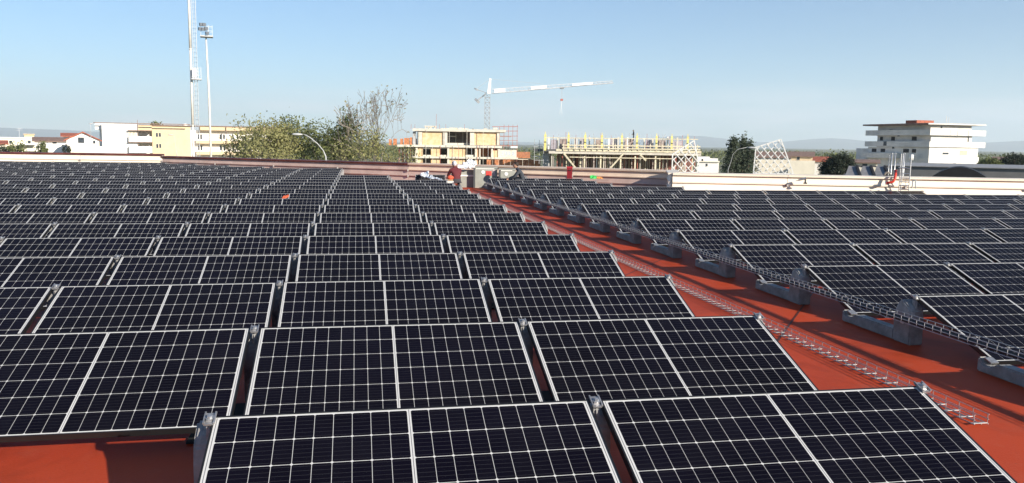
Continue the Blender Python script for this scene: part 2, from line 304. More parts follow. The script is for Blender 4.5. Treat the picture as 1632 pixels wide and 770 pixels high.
def field(side, X0, Y0, Z0, P, rows, cols, aisle_sign):
    have = {}
    for k in rows:
        for c in cols(k):
            x = X0 + c * step; y = Y0 + k * P
            if inside(x, y, .18) and inside(x + W, y, .18): have[(k, c)] = (x, y)
    nm = 'left' if side == 'L' else 'right'; rmin = min(k for k, c in have)
    for (k, c), (x, y) in have.items():
        fromaisle = (1 - c) if side == 'L' else c
        near = (k <= 3 and c > -4) if side == 'L' else (k == 0 and c <= 1) or (k == 1 and c <= 2)
        panel(x, y, Z0, near, f'{ORD[fromaisle]} dark solar panel from the red aisle in the {ORD[k - rmin]} row, {nm} field', f'solar panels of the {nm} field')
    posts = {}
    for (k, c) in have:
        posts.setdefault((k, c), 1); posts.setdefault((k, c + 1), 1)
    for (k, c) in posts:
        x = X0 + c * step - GAP / 2; y = Y0 + k * P
        e = (1 - c + 1) if side == 'L' else c
        if side == 'R' and c == 0: x = X0 - .012
        if side == 'L' and c == 2: x = X0 + 2 * step - GAP + .005
        if side == 'L' and (k, c - 1) not in have: x = X0 + c * step - .012
        nx = (k + 1, c) in posts
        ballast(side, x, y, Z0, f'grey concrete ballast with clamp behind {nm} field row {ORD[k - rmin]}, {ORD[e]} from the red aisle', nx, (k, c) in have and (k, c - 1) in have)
    return have
def lcols(k):
    y = LY + k * LP
    lo = 0 if k == 0 else math.floor((-.46 * y - 1.2 - LX) / step)
    hi = 1 if y < 28.2 else (0 if y < 31.5 else -1)
    return range(lo, hi + 1)
def rcols(k):
    y = RY + k * RP
    return range(0, max(2, math.ceil((.93 * y + 1.5 - RX) / step)))
field('L', LX, LY, LZ, LP, range(0, 24), lcols, 1)
field('R', RX, RY, RZ, RP, range(-1, 15), rcols, -1)
# ------------------------------------------------------------------ cable trays
def tray(label, x0, x1, z, hgt, y0, y1, pitch, slats, nnear, STEEL=M('tray_zinc', (.40, .39, .39), .55, .2, 30, metal=.3)):
    r = thing('cable_tray', label, 'cable tray', ((x0 + x1) / 2, y0, z)); hw = (x1 - x0) / 2; L = y1 - y0
    for x, zz in ((-hw, hgt), (-hw, hgt * .5), (hw, hgt), (hw, hgt * .5), (-hw, 0.003), (0, .003), (hw, .003)):
        MB().tube([(x, 0, zz), (x, L, zz)], .003, 5).build('wire', STEEL, r)
    u = MB().tube([(-hw, 0, hgt), (-hw, 0, .006), (hw, 0, .006), (hw, 0, hgt)], .003, 5); UME = u.mesh('cross_wire', STEEL)
    SLM = MB().box(-hw - .004, hw + .004, -.008, .008, -.002, .002).mesh('slat', M('zinc_strip', (.42, .42, .42), .6, .2, 20, metal=.2))
    far = MB(); N = int(L / pitch)
    for i in range(N):
        y = .01 + i * pitch
        if i < nnear:
            put('cross_wire', UME, r, (0, y, 0))
            if slats: put('slat', SLM, r, (0, y + .02, .002))
        else:
            far.tube([(-hw, y, hgt), (-hw, y, .006), (hw, y, .006), (hw, y, hgt)], .003, 4)
            if slats: far.box(-hw - .004, hw + .004, y + .009, y + .031, 0, .004)
    stuff(far.build('cross_wires', STEEL, r))
    return r
tray('galvanised wire cable tray lying on the red aisle beside the left field', 3.83, 3.93, ROOF + .012, .065, 4.44, 28.5, .128, True, 70)
tr = tray('raised galvanised wire cable tray hung along the ends of the right field', 4.63, 4.73, ROOF + .25, .06, 2.5, 30.5, .10, False, 130, M('dull_zinc', (.42, .42, .43), .55, .15, 30, metal=.3))
for k in range(-1, 13):
    y = RY + k * RP - 2.5; MB().box(-.05, .13, y - .02, y + .02, -.006, -.001).box(.11, .115, y - .02, y + .02, -.06, -.001).build('bracket', STEEL, tr)
for x, z_ in ((-.026, .016), (.004, .018), (.03, .016)): MB().tube([(x + rng.uniform(-.006, .006), y_ * 1.4, z_ + rng.uniform(-.003, .003)) for y_ in range(21)], .013, 6).build('cable', M('black_cable', (.015, .015, .016), .6, .2, 20), tr, True)
# ------------------------------------------------------------------ background helpers
def zat(x, y, d): return at(x, y, d).z
class Loc:                      # a frame facing the camera: local x to the right (photo px scaled at depth d), local y away, z up
    def __init__(s, name, label, cat, xc, d, group=None, rz=0, base=0):
        s.d = d; s.s = d / FPX; s.xc = xc
        yh = 229.0 + (xc - 816) * .0144; p = at(xc, yh, d); al = math.atan((xc - 816) / FPX); s.s *= math.cos(al); s.al = al
        s.root = thing(name, label, cat, (p.x, p.y, base), -YAW - al + rz, group); s.base = base
    def X(s, x): return (x - s.xc) * s.s
    def Z(s, x, y): return zat(x, y, s.d) - s.base
    def P(s, x, y, dy=0): return Vector((s.X(x), dy, s.Z(x, y)))
    def box(s, x0, x1, yt, yb, dy0, dy1, b=None, mi=0):
        b = b or MB(); xm = (x0 + x1) / 2
        b.box(s.X(x0), s.X(x1), dy0, dy1, 0 if yb is None else s.Z(xm, yb), s.Z(xm, yt), mi); return b
    def part(s, name, mat, x0, x1, yt, yb, dy0, dy1, parent=None): return s.box(x0, x1, yt, yb, dy0, dy1).build(name, mat, parent or s.root)
    def window(s, x0, x1, yt, yb, dy, glass=None, frame=None, sill=True):   # recessed pane with frame and sill on a wall whose face is at dy
        g = s.part('window', glass or GLASS, x0, x1, yt, yb, dy - .015, dy + .02)
        b = MB(); t = .35 * .12 / s.s * .6; t = min(t, (x1 - x0) * .14)
        s.box(x0 - t, x0, yt - t, yb + t, dy - .05, dy + .01, b); s.box(x1, x1 + t, yt - t, yb + t, dy - .05, dy + .01, b); s.box(x0, x1, yt - t, yt, dy - .05, dy + .01, b); s.box(x0, x1, yb, yb + t, dy - .12, dy + .01, b)
        b.build('frame', frame or WHITEP, g)
        return g
GLASS = M('window_glass', (.05, .06, .075), .15, .3, 2, spec=.6)
OCHRE = M('ochre_render', (.62, .49, .32), .85, .06, .5)
PALE = M('pale_cream_render', (.76, .70, .57), .85, .06, .5)
WHITE = M('white_render', (.80, .78, .74), .85, .05, .5)
TILE = M('red_roof_tile', (.40, .12, .07), .8, .3, 2.5, .3)
BROWN = M('brown_roof', (.24, .16, .13), .8, .2, 2)
BRICK = M('yellow_hollow_brick', (.60, .38, .19), .9, .18, 1.3, .4, col2=(.68, .54, .36))
ORBRICK = M('orange_hollow_brick', (.55, .22, .10), .9, .25, 2, .4)
CAST = M('raw_cast_concrete', (.62, .58, .50), .85, .12, 1.2, .2)
GREYC = M('grey_render', (.42, .42, .42), .85, .1, .8)
DKGREY = M('dark_grey_sheet', (.075, .078, .085), .6, .2, 1)
REDST = M('red_oxide_steel', (.42, .13, .10), .6, .2, 5)
YEL = M('yellow_formwork', (.76, .66, .22), .55, .1, 2)
TIMBER = M('pale_timber', (.76, .68, .50), .8, .2, 3)
PLY = M('worn_formwork_board', (.40, .33, .30), .8, .25, 2)
LAMPM = M('lamp_grey', (.45, .46, .47), .5, .1, 5)
BARK = M('grey_bark', (.17, .14, .11), .9, .3, 5, .4)
def leafmat(name, a, b_):
    m = M(name, a, .6, .2, .9, col2=b_, spec=.25); t = m.node_tree; p = t.nodes['Principled BSDF']
    p.inputs['Subsurface Weight'].default_value = 0; p.inputs['Transmission Weight'].default_value = 0
    o = [n for n in t.nodes if n.type == 'OUTPUT_MATERIAL'][0]; tr_ = t.nodes.new('ShaderNodeBsdfTranslucent'); mix = t.nodes.new('ShaderNodeMixShader'); mix.inputs[0].default_value = .3
    r = [n for n in t.nodes if n.type == 'VALTORGB'][0]; t.links.new(r.outputs[0], tr_.inputs[0]); t.links.new(p.outputs[0], mix.inputs[1]); t.links.new(tr_.outputs[0], mix.inputs[2]); t.links.new(mix.outputs[0], o.inputs[0]); return m
LF_OLIVE = leafmat('olive_yellow_leaves', (.33, .31, .13), (.17, .18, .08)); LF_GREEN = leafmat('green_leaves', (.19, .21, .075), (.085, .105, .045)); LF_DARK = leafmat('dark_needles', (.045, .06, .04), (.022, .032, .024)); LF_DRY = leafmat('dry_brown_leaves', (.30, .27, .14), (.17, .16, .09)); LF_PINE = leafmat('grey_green_needles', (.10, .125, .08), (.05, .065, .045))
def leaves(centres, spread, n, size, name, mat, parent, flat=1.0):
    c = np.array(centres); idx = nrg.integers(0, len(c), n); sp = np.array(spread)
    p = c[idx] + nrg.normal(0, 1, (n, 3)) * sp * np.array([1, 1, flat])
    a = nrg.normal(0, 1, (n, 3)); a /= np.linalg.norm(a, axis=1)[:, None]; t = nrg.normal(0, 1, (n, 3)); bb = np.cross(a, t); bb /= np.linalg.norm(bb, axis=1)[:, None]
    s = (size * nrg.uniform(.55, 1.3, n))[:, None]
    v = np.stack([p - a * s, p + bb * s * .45, p + a * s, p - bb * s * .45], 1).reshape(-1, 3)
    me = D.meshes.new(name); me.vertices.add(len(v)); me.vertices.foreach_set('co', v.ravel()); me.loops.add(4 * n); me.loops.foreach_set('vertex_index', np.arange(4 * n)); me.polygons.add(n); me.polygons.foreach_set('loop_start', np.arange(0, 4 * n, 4)); me.polygons.foreach_set('loop_total', np.full(n, 4))
    me.materials.append(mat); me.update(); me.validate(); return put(name, me, parent)
def branch(b, p, d, L, r, depth, tips, up=.25, spreadang=.55, wob=.25, seg=3, nb=(2, 3)):
    pts = [p]; rs = [r]; dd = d.copy()
    for i in range(seg):
        dd = (dd + Vector((rng.gauss(0, wob), rng.gauss(0, wob), rng.gauss(0, wob * .6) + up * .2))).normalized(); pts.append(pts[-1] + dd * (L / seg)); rs.append(r * (1 - .42 * (i + 1) / seg))
    rs = [max(q, .028) for q in rs]; b.tube(pts, rs, 6 if r > .03 else 3)
    if depth == 0: tips.append(tuple(pts[-1])); tips.append(tuple(pts[-2])); return
    for k in range(rng.randint(*nb)):
        a = rng.uniform(0, 2 * math.pi); ax = dd.orthogonal().normalized(); ax.rotate(Matrix.Rotation(a, 3, dd)); nd = (dd + ax * rng.uniform(.4, 1) * spreadang * 1.6 + Vector((0, 0, up))).normalized()
        branch(b, pts[-1 if k < 2 else -2], nd, L * rng.uniform(.62, .85), rs[-1] * .8, depth - 1, tips, up, spreadang, wob, seg, nb)
def tree(name, label, x, d, ytop, rad, mat, n=5000, size=.16, depth=3, spread=.55, group=None, bare=0, mat2=None, trunk=.2, fork=.42, sph=None):
    L = Loc(name, label, 'tree', x, d, group); top = L.Z(x, ytop); b = MB(); tips = []
    fh = top * fork; b.tube([(0, 0, -.6), (.05, .04, fh * .5), (0, 0, fh)], [trunk * 1.25, trunk, trunk * .85], 8)
    k = 5
    for i in range(k):
        a = 2 * math.pi * i / k + rng.uniform(-.3, .3); dr = Vector((math.cos(a) * spread * 1.2, math.sin(a) * spread * 1.2, 1)).normalized()
        branch(b, Vector((0, 0, fh * rng.uniform(.8, 1))), dr, (top - fh) * .42, trunk * .55, depth, tips, .18, spread)
    t = np.array(tips); ctr = t.mean(0); mxr = np.percentile(np.hypot(t[:, 0], t[:, 1]), 92); sc = rad / mxr; zs = (top - fh * .95) / (t[:, 2].max() - fh * .95)
    def fit(v):
        v = np.array(v, float)
        m = v[:, 2] > fh * .95; v[m, 2] = fh * .95 + (v[m, 2] - fh * .95) * zs; f = np.clip((v[:, 2] - fh * .7) / (fh * .3), 0, 1); v[:, 0] *= 1 + (sc - 1) * f; v[:, 1] *= 1 + (sc - 1) * f; return v
    b.v = [tuple(q) for q in fit(b.v)]; b.build('trunk', BARK, L.root) if not bare else b.build('trunk', M('pale_dry_bark', (.30, .26, .22), .9, .2, 4), L.root); t = fit(t)
    leaves(t, sph or [rad * .13] * 3, n, size, 'crown', mat, L.root)
    return L, t
# ------------------------------------------------------------------ tall flood light masts
L = Loc('light_mast', 'tall pale tubular stadium mast with caged ladder and small platform', 'light mast', 308, 110)
s = L.s
for (ya, yb_) in ((-140, -40), (-40, 80), (80, 200), (200, None)):
    za = L.Z(308, ya); zb = L.Z(308, yb_) if yb_ is not None else -.6
    MB().tube([(0, 0, zb), (0, 0, za - .0)], [2.3 * s, 2.1 * s], 12).tube([(0, 0, za - .12), (0, 0, za + .05)], 2.6 * s, 12).build('mast_section', M('pale_galvanised', (.70, .67, .62), .5, .12, 1.5), L.root, True)
b = MB(); zt, zb = L.Z(308, -130), 3
for x in (4.5, 9.5): b.tube([(x * s, -.1, zb), (x * s, -.1, zt)], .03, 5)
for x, y in ((4, -.5), (7, -.75), (10, -.5)): b.tube([(x * s, y, zb), (x * s, y, zt)], .018, 4)
b.build('ladder_rail', STEEL, L.root)
b = MB(); z = zb
while z < zt: b.tube([(4.5 * s, -.1, z), (4 * s, -.5, z), (7 * s, -.78, z), (10 * s, -.5, z), (9.5 * s, -.1, z)], .016, 4); b.tube([(4.5 * s, -.1, z + .3), (9.5 * s, -.1, z + .3)], .016, 4); z += .62
stuff(b.build('ladder_cage', STEEL, L.root))
b = MB(); b.box(0 * s, 16 * s, -1, .6, L.Z(308, 128), L.Z(308, 126.6)); pf = b.build('platform', STEEL, L.root)
b = MB()
for x in (1.5, 6, 11, 15.5): b.tube([(x * s, -1, L.Z(308, 127)), (x * s, -1, L.Z(308, 109))], .025, 4); b.tube([(x * s, .6, L.Z(308, 127)), (x * s, .6, L.Z(308, 109))], .025, 4)
for y in (110, 116, 121): b.tube([(1.5 * s, -1, L.Z(308, y)), (15.5 * s, -1, L.Z(308, y))], .022, 4)
b.build('railing', STEEL, pf); MB().box(2 * s, 8 * s, -.9, -.3, L.Z(308, 125), L.Z(308, 111)).build('equipment_box', WHITEP, L.root)
L = Loc('floodlight_pole', 'slim grey floodlight pole topped by a rack of lamps', 'light pole', 336, 118); s = L.s
MB().tube([(0, 0, -.6), (-1 * s, 0, L.Z(336, 150)), (-3 * s, 0, L.Z(336, 62))], [2.1 * s, 1.7 * s, 1.2 * s], 10).build('pole', M('pale_galvanised', (.7, .67, .62)), L.root, True)
MB().box(-12 * s, 8 * s, -.9, .9, L.Z(336, 62), L.Z(336, 60)).build('platform', LAMPM, L.root)
b = MB()
for x in (-11, -4, 1, 7): b.tube([(x * s, -.8, L.Z(336, 61)), (x * s, -.8, L.Z(336, 44))], .03, 4); b.tube([(x * s, .8, L.Z(336, 61)), (x * s, .8, L.Z(336, 44))], .02, 4)
for y in (46, 53): b.tube([(-12 * s, -.8, L.Z(336, y)), (7 * s, -.8, L.Z(336, y))], .035, 4); b.tube([(-12 * s, .8, L.Z(336, y)), (7 * s, .8, L.Z(336, y))], .02, 4)
b.build('rack', STEEL, L.root)
for x, y in ((-12, 51), (-7.5, 51), (-2.5, 50), (-10, 44), (-5.5, 44), (-1, 57)):
    c = (x * s, -1.0, L.Z(336, y)); MB().box(c[0] - .22, c[0] + .22, c[1] - .2, c[1] + .12, c[2] - .2, c[2] + .2, rz=.4).build('lamp', M('dark_lamp_glass', (.12, .14, .17), .3), L.root)
def streetlamp(label, x, d, pts, head, group='street lamps', lr=.034):
    L = Loc('street_lamp', label, 'street lamp', x, d, group); P = [(L.X(a), 0, L.Z(a, c)) for a, c in pts]
    MB().tube([(P[0][0], 0, -.6)] + P, [lr * 1.8, lr * 1.5] + [lr] * (len(P) - 1), 8).build('pole', LAMPM, L.root, True)
    h = P[-1]; MB().ell((h[0] + head[0] * .45, 0, h[2] - .02), (.42, .13, .09), 10, 6).build('lamp_head', LAMPM, L.root, True)
streetlamp('grey street lamp in front of the ochre apartment wall', 281, 120, [(281, 246), (279, 230), (277.5, 215)], (-1, 0))
streetlamp('white curved street lamp rising among the olive trees', 519, 62, [(519, 250), (515, 240), (506, 229), (494, 219), (484, 214)], (-1, 0))
streetlamp('pale leaning street lamp in front of the conifer trees', 1162, 70, [(1162, 270), (1166, 258), (1168.5, 246), (1176, 238), (1190, 235)], (1, 0), lr=.016)
streetlamp('thin dark street lamp left of the white apartment block', 145, 160, [(145, 232), (145, 210), (145, 197)], (.3, 0))
# ------------------------------------------------------------------ low houses on the left
def gable_house(label, x0, x1, yeave, yridge, d, wall, roofm, depth=9, wins=(), rz=0, axis=0, chim=False, group=None):
    xm = (x0 + x1) / 2; L = Loc('house', label, 'house', xm, d, group, rz); w_ = (x1 - x0) * L.s / 2; ze = L.Z(xm, yeave); zr = L.Z(xm, yridge)
    MB().box(-w_, w_, 0, depth, -.6, ze).build('wall', wall, L.root)
    ov = .5; b = MB()
    if axis == 0:   # ridge runs left-right
        for sgn in (0, 1):
            y0 = -ov if not sgn else depth + ov; b.add([(-w_ - ov, y0, ze - .15), (w_ + ov, y0, ze - .15), (w_ + ov, depth / 2, zr), (-w_ - ov, depth / 2, zr), (-w_ - ov, y0, ze + .03), (w_ + ov, y0, ze + .03), (w_ + ov, depth / 2, zr + .18), (-w_ - ov, depth / 2, zr + .18)], [(3, 2, 1, 0), (4, 5, 6, 7), (0, 1, 5, 4), (1, 2, 6, 5), (2, 3, 7, 6), (3, 0, 4, 7)])
    else:
        for sgn in (-1, 1):
            xx = sgn * (w_ + ov); b.add([(xx, -ov, ze - .15), (0, -ov, zr), (0, depth, zr), (xx, depth, ze - .15), (xx, -ov, ze + .05), (0, -ov, zr + .2), (0, depth, zr + .2), (xx, depth, ze + .05)], [(3, 2, 1, 0), (4, 5, 6, 7), (0, 1, 5, 4), (1, 2, 6, 5), (2, 3, 7, 6), (3, 0, 4, 7)])
        MB().prism([(-w_, ze), (w_, ze), (0, zr - .05)], 1, .0, depth * .98).build('gable_wall', wall, L.root)
    r = b.build('roof', roofm, L.root)
    if chim: MB().box(w_ * .4, w_ * .4 + .7, depth * .4, depth * .4 + .7, zr - .8, zr + 1.0).build('chimney', wall, r)
    for (a, c, t, e) in wins: L.window(a, c, t, e, 0)
    return L
L = gable_house('white house with a red gabled roof left of the white apartment block', 106, 158, 224, 211.5, 160, WHITE, TILE, 10, [(124, 134, 219, 228), (148, 152, 224, 229)], axis=1)
L.part('balcony', PALE, 106, 165, 234, None, -1.6, -.02)
L.part('band', WHITE, 105, 166, 233, 235, -1.75, -1.62)
gable_house('small house with a red roof behind the red gabled house', 100, 122, 217, 213, 200, WHITE, TILE, 8)
gable_house('long white house with a flat brown roof and palms in front', 55, 106, 225, 220, 170, WHITE, BROWN, 9, [(83, 90, 226, 229), (64, 69, 228, 233)])
L = Loc('house', 'low cream flat roofed house at the far left edge', 'house', 20, 180)
L.part('wall', PALE, -60, 55, 219.5, None, 0, 10); L.part('roof_slab', WHITE, -61, 56, 218.5, 219.7, -.3, 10.3); L.part('terrace', WHITE, 28, 56, 229, 231, -2, -.02)
for a in (2, 14, 44): L.window(a, a + 5, 224, 229, 0)
up = L.part('stair_tower', OCHRE, 39, 55, 214.5, 219, 1, 6); L.part('tower_slab', OCHRE, 37.5, 56.5, 213.4, 214.6, .6, 6.4)
gable_house('orange roofed low house below the cream house at the left edge', -30, 8, 229, 225, 150, PALE, TILE, 7)
L = Loc('antenna_mast', 'thin dark television antenna mast above the cream house', 'antenna', 31, 185); b = MB().tube([(0, 1, L.Z(31, 219)), (0, 1, L.Z(31, 204))], .04, 4)
for y in (205.5, 208): b.tube([(-5 * L.s, 1, L.Z(31, y)), (6 * L.s, 1, L.Z(31, y - 1))], .03, 4)
b.build('mast', LAMPM, L.root)
# ------------------------------------------------------------------ ochre and white apartment block
L = Loc('apartment_block', 'long ochre and white three storey apartment block with balconies', 'apartment block', 285, 225)
L.part('white_wing', WHITE, 168, 222, 198.5, None, -3.0, 14); L.part('side_bay', WHITE, 157, 167.8, 197.5, 207, -1, 10); L.part('side_wall', WHITE, 163, 168, 206, None, 0, 12)
L.part('ochre_wing', OCHRE, 243, 304, 201, None, 0, 16); L.part('loggia_back_wall', WHITE, 222, 243, 200, None, 1.7, 14)
L.part('roof_edge', BROWN, 156, 304, 197.2, 198.4, -3.2, -2.9)
L.part('roof_edge', BROWN, 222, 305, 199.6, 200.9, -.5, 15)
for (yt, yb) in ((200.5, 208), ): L.part('roof_fascia', OCHRE, 222, 243, yt, yb, -.6, 1.6)
for yt, yb in ((217.5, 226), (233, 243)): L.part('balcony', WHITE, 208, 243, yt, yb, -4.2, -1.8)
for yt in (226, 208): L.part('balcony_slab', BROWN, 207, 243.5, yt, yt + 1.1, -4.3, 1.6)
for k in range(6): L.part('slat', PALE, 207 + k * 2.2, 208 + k * 2.2, 209, 217, -3.35, -3.05)
L.part('drain_pipe', BROWN, 221.6, 222.2, 192, None, -3.3, -3.1)
for x in (249, 253.6):
    for y in (212, 229.5): L.window(x, x + 3.2, y, y + 6.2, 0)
L.part('east_wing', OCHRE, 320, 470, 202, 208.5, 1, 14); L.part('east_wall', WHITE, 304, 470, 208.5, None, 3.2, 13)
L.part('east_roof_edge', BROWN, 305, 471, 201, 202.2, .7, 14)
for x in (362, 402, 440): L.part('drain_pipe', BROWN, x, x + 1, 202.5, None, .6, .95)
for yt in (225, 243): L.part('balcony', OCHRE, 312, 470, yt, yt + 5, 1.0, 3.1)
for yt in (214, 232):
    for x in (316, 320, 352, 358, 373, 381, 410, 420, 432, 446): L.window(x, x + 3, yt, yt + 8, 3.2)
for k, x in enumerate((297, 300)): L.part('shaded_wall', WHITE, x - 3, x + 22, 208 + k, None, 3.6 + k * .05, 12.6 - k)
MB().ell((L.X(296), 6, L.Z(296, 199)), (4.2 * L.s, 4.2 * L.s, 3 * L.s), 12, 8).build('roof_tank', WHITEP, L.root, True)
leaves([(L.X(249), 4, L.Z(249, 198))], [.7, .7, .35], 260, .28, 'roof_plant', LF_GREEN, L.root)
# ------------------------------------------------------------------ trees
tree('olive_tree', 'yellowish olive tree at the left of the tree group', 396, 84, 194, 3.0, LF_OLIVE, 2200, .15, sph=[.42, .42, .42])
tree('leafy_tree', 'yellow green tree in the middle of the tree group', 436, 78, 193, 3.0, LF_OLIVE, 3400, .15, sph=[.45, .45, .4])
tree('leafy_tree', 'dark green tree with a pointed top beside the curved street lamp', 474, 84, 187, 2.3, LF_GREEN, 3000, .15, sph=[.45, .45, .5])
tree('leafy_tree', 'broad green tree behind the curved street lamp', 512, 82, 199, 3.4, LF_GREEN, 4200, .15, sph=[.5, .5, .45])
tree('leafy_tree', 'green tree under the bare tree', 554, 84, 184, 2.2, LF_GREEN, 2800, .15, sph=[.42, .42, .5])
tree('bare_tree', 'tall nearly leafless tree left of the construction site', 596, 80, 137, 3.6, LF_DRY, 200, .15, depth=5, bare=1, spread=.5, trunk=.17, fork=.40, sph=[.25, .25, .25])
tree('dry_shrub', 'thin yellowish shrub tree at the foot of the bare tree', 580, 76, 208, 2.4, LF_OLIVE, 1500, .13, sph=[.4, .4, .5])
tree('dry_shrub', 'straggly yellow shrub beside the orange brick wing', 640, 100, 232, 2.6, LF_OLIVE, 1400, .13, sph=[.4, .4, .4])
tree('dry_shrub', 'low olive shrub behind the pink parapet near the lamp', 420, 70, 224, 2.6, LF_OLIVE, 2600, .13, sph=[.4, .4, .4])
tree('small_palm', 'small green tree in front of the long white house', 66, 140, 226, 1.4, LF_GREEN, 900, .2); tree('small_tree', 'small bushy tree in front of the cream house', 24, 140, 227, 1.8, LF_GREEN, 1200, .2); tree('small_tree', 'tiny dark tree beside the red gabled house', 104, 150, 230, .9, LF_DARK, 500, .2); tree('small_tree', 'little round tree at the left edge of the roof view', 8, 140, 230, 1.6, LF_PINE, 900, .2)
def conifer(label, x, d, ytop, rad, ybot, n=5000):
    L = Loc('conifer_tree', label, 'tree', x, d, 'conifers behind the right parapet'); top = L.Z(x, ytop); MB().tube([(0, 0, -.6), (0, 0, top)], [.22, .03], 7).build('trunk', BARK, L.root)
    c = []; b = MB(); z0 = top * .15
    for k in range(230):
        t = rng.random() ** .8; z = z0 + (top - z0) * (1 - t * 1.0); r = rad * (t ** .75) * rng.uniform(.4, 1.06); a = rng.uniform(0, 6.283); c.append((r * math.cos(a), r * math.sin(a), z + r * .12)); b.tube([(0, 0, z - .1), c[-1]], [.03, .012], 3)
    b.build('limbs', BARK, L.root); leaves(c, [.2, .2, .24], n, .14, 'crown', LF_PINE, L.root)
conifer('left spire of the grey green conifers behind the right parapet', 1169, 84, 222, 2.2, 270); conifer('middle tallest spire of the grey green conifers behind the right parapet', 1184, 86, 218, 2.3, 270); conifer('right spire of the grey green conifers behind the right parapet', 1195, 84, 226, 2.0, 270)
def dome_tree(name, label, x, d, ytop, rx, hz, mat, n=9000, size=.14):
    L = Loc(name, label, 'tree', x, d); top = L.Z(x, ytop); MB().tube([(0, 0, -.6), (.1, 0, top - hz)], [.3, .22], 8).build('trunk', BARK, L.root); c = []; b = MB()
    for k in range(160):
        a = rng.uniform(0, 6.283); u = rng.random(); ph = math.acos(1 - u * 1.0); q = rng.uniform(.72, 1.0)
        c.append((rx * q * math.sin(ph) * math.cos(a), rx * q * math.sin(ph) * math.sin(a), top - hz + hz * q * math.cos(ph)))
        if k % 3 == 0: b.tube([(0, 0, top - hz * 1.2), c[-1]], [.06, .02], 3)
    b.build('limbs', BARK, L.root); leaves(c, [rx * .09] * 3, n, size, 'crown', mat, L.root)
dome_tree('umbrella_pine', 'dark domed umbrella pine left of the white stepped building', 1339, 92, 246, 2.05, 2.4, LF_DARK, 9000, .11)
dome_tree('dark_tree', 'dark rounded tree at the right edge behind the grey hall', 1620, 130, 246, 2.4, 2.4, LF_DARK, 5000, .15)
dome_tree('green_tree', 'green rounded tree right of the white stepped building', 1580, 125, 252, 1.8, 2.0, LF_GREEN, 4000, .15)
# ------------------------------------------------------------------ unfinished brick building
L = Loc('unfinished_building', 'half built block with cream columns, yellow brick infill and dark openings', 'building', 730, 157)
BK = 9.0
for yt, yb, x0, x1 in ((206, 210, 658, 806), (231.5, 235, 634, 800), (250, 253, 658, 826)): L.part('floor_slab', CAST, x0, x1, yt, yb, -.7, BK)
L.part('back_wall', PLY, 662, 800, 210, 231, BK - .4, BK - .1); L.part('back_wall', PLY, 640, 800, 235, None, BK - .4, BK - .1)
for x0, x1 in ((667, 673), (706, 713), (749, 756), (792, 796)): L.part('column', CAST, x0, x1, 210, 231.5, -.3, .4)
for x0, x1 in ((673, 706), (756, 792)): L.part('brick_infill', BRICK, x0, x1, 210, 231.5, -.05, .3)
L.part('corner_column', GREYC, 658, 662.5, 210, 231.5, .3, 1.2)
for x0, x1 in ((664, 667.5), (725.5, 727), (737, 738)): L.part('inner_column', CAST, x0, x1, 210, 231.5, 3.5, 4.2)
L.part('cross_beam', CAST, 713, 727, 216.5, 218, 2.2, 2.6); L.part('parapet', CAST, 713, 749, 228, 231.5, 1.0, 1.3)
for x0, x1 in ((664, 674), (687, 701), (714, 742), (756, 764)): L.part('brick_infill', BRICK, x0, x1, 235, None, -.05, .3)
for x0, x1 in ((662, 666), (713, 716), (757, 760), (764, 766), (783, 786), (794, 797)): L.part('column', CAST, x0, x1, 235, None, -.35, .4)
for x0, x1 in ((674, 687), (701, 714), (742, 757)): L.part('spandrel', CAST, x0, x1, 247, 250, -.1, .3)
for x0, x1 in ((766, 783), (786, 794)): L.part('brick_back', ORBRICK, x0, x1, 236, 250, 2.5, 2.8)
L.part('stair_slope', BRICK, 783, 797, 240, None, -.2, 2)
L.part('roof_hut', CAST, 676, 695, 200.5, 202, 1, 5)
for x in (677, 681.5, 686, 692): L.part('hut_post', CAST, x, x + 2, 202, 206, 1.2, 1.6)
for x0, x1, y in ((703, 716, 204.6), (716, 729, 203.6), (735, 747, 205)): L.part('timber_stack', TIMBER, x0, x1, y, 206, 1.0, 3.0)
for x in (655, 661, 695, 700, 710, 740): MB().bar(L.P(x, 206, .6), L.P(x + .3, 198 - (x == 695) * 16, .6), .05).build('rebar', REDST, L.root)
for k, x in enumerate((679, 690, 702, 716, 722, 731, 744, 752, 761, 770, 778, 788)): MB().bar(L.P(x, 262, -.9 - (k % 2) * .5), L.P(x + rng.uniform(-.7, .7), 232 if k % 3 else 207, -.9 - (k % 2) * .5), .06).build('prop', (CAST, LAMPM, REDST)[k % 3], L.root)
for k, (x, y) in enumerate(((684, 206), (699, 206), (722, 206), (731, 206), (752, 206), (771, 206), (786, 206))): L.part('rubble_pile', (TIMBER, PLY, CAST)[k % 3], x, x + rng.uniform(3, 7), y - rng.uniform(.8, 2.4), y, .2 + (k % 3) * .5, 1.2 + (k % 3) * .5)
for x0, x1, y in ((674, 687, 240.5), (701, 714, 240.5), (742, 757, 240)): L.part('lintel', CAST, x0, x1, 235, y - 3.2, -.08, .3)
MB().bar(L.P(746, 229, .5), L.P(748.5, 214, .9), .07).build('prop', REDST, L.root)
# orange brick wing on the left
for x0, x1, yt in ((620, 624, 222), (627, 632, 221), (638, 642, 221), (644, 652, 220), (653, 657, 219), (658, 664, 221)): L.part('brick_pier', ORBRICK, x0, x1, yt, 231.5, .5, 1.6)
L.part('wing_wall', PLY, 634, 662, 236, None, 3.0, 3.4)
for k in range(9): MB().bar(L.P(636 + k * 3, 260, .3), L.P(636.5 + k * 3, 235, .3), .07).build('prop', CAST if k % 2 else REDST, L.root)
# front props and right hand part
L.part('lower_wing', CAST, 797, 824, 239, None, .2, 6); L.part('white_sheet', WHITEP, 814, 825, 233, 236, -.6, .8)
for x in (800, 806, 811, 817): L.window(x, x + 3, 242, 248, .2, M('pale_glass', (.5, .55, .6), .4))
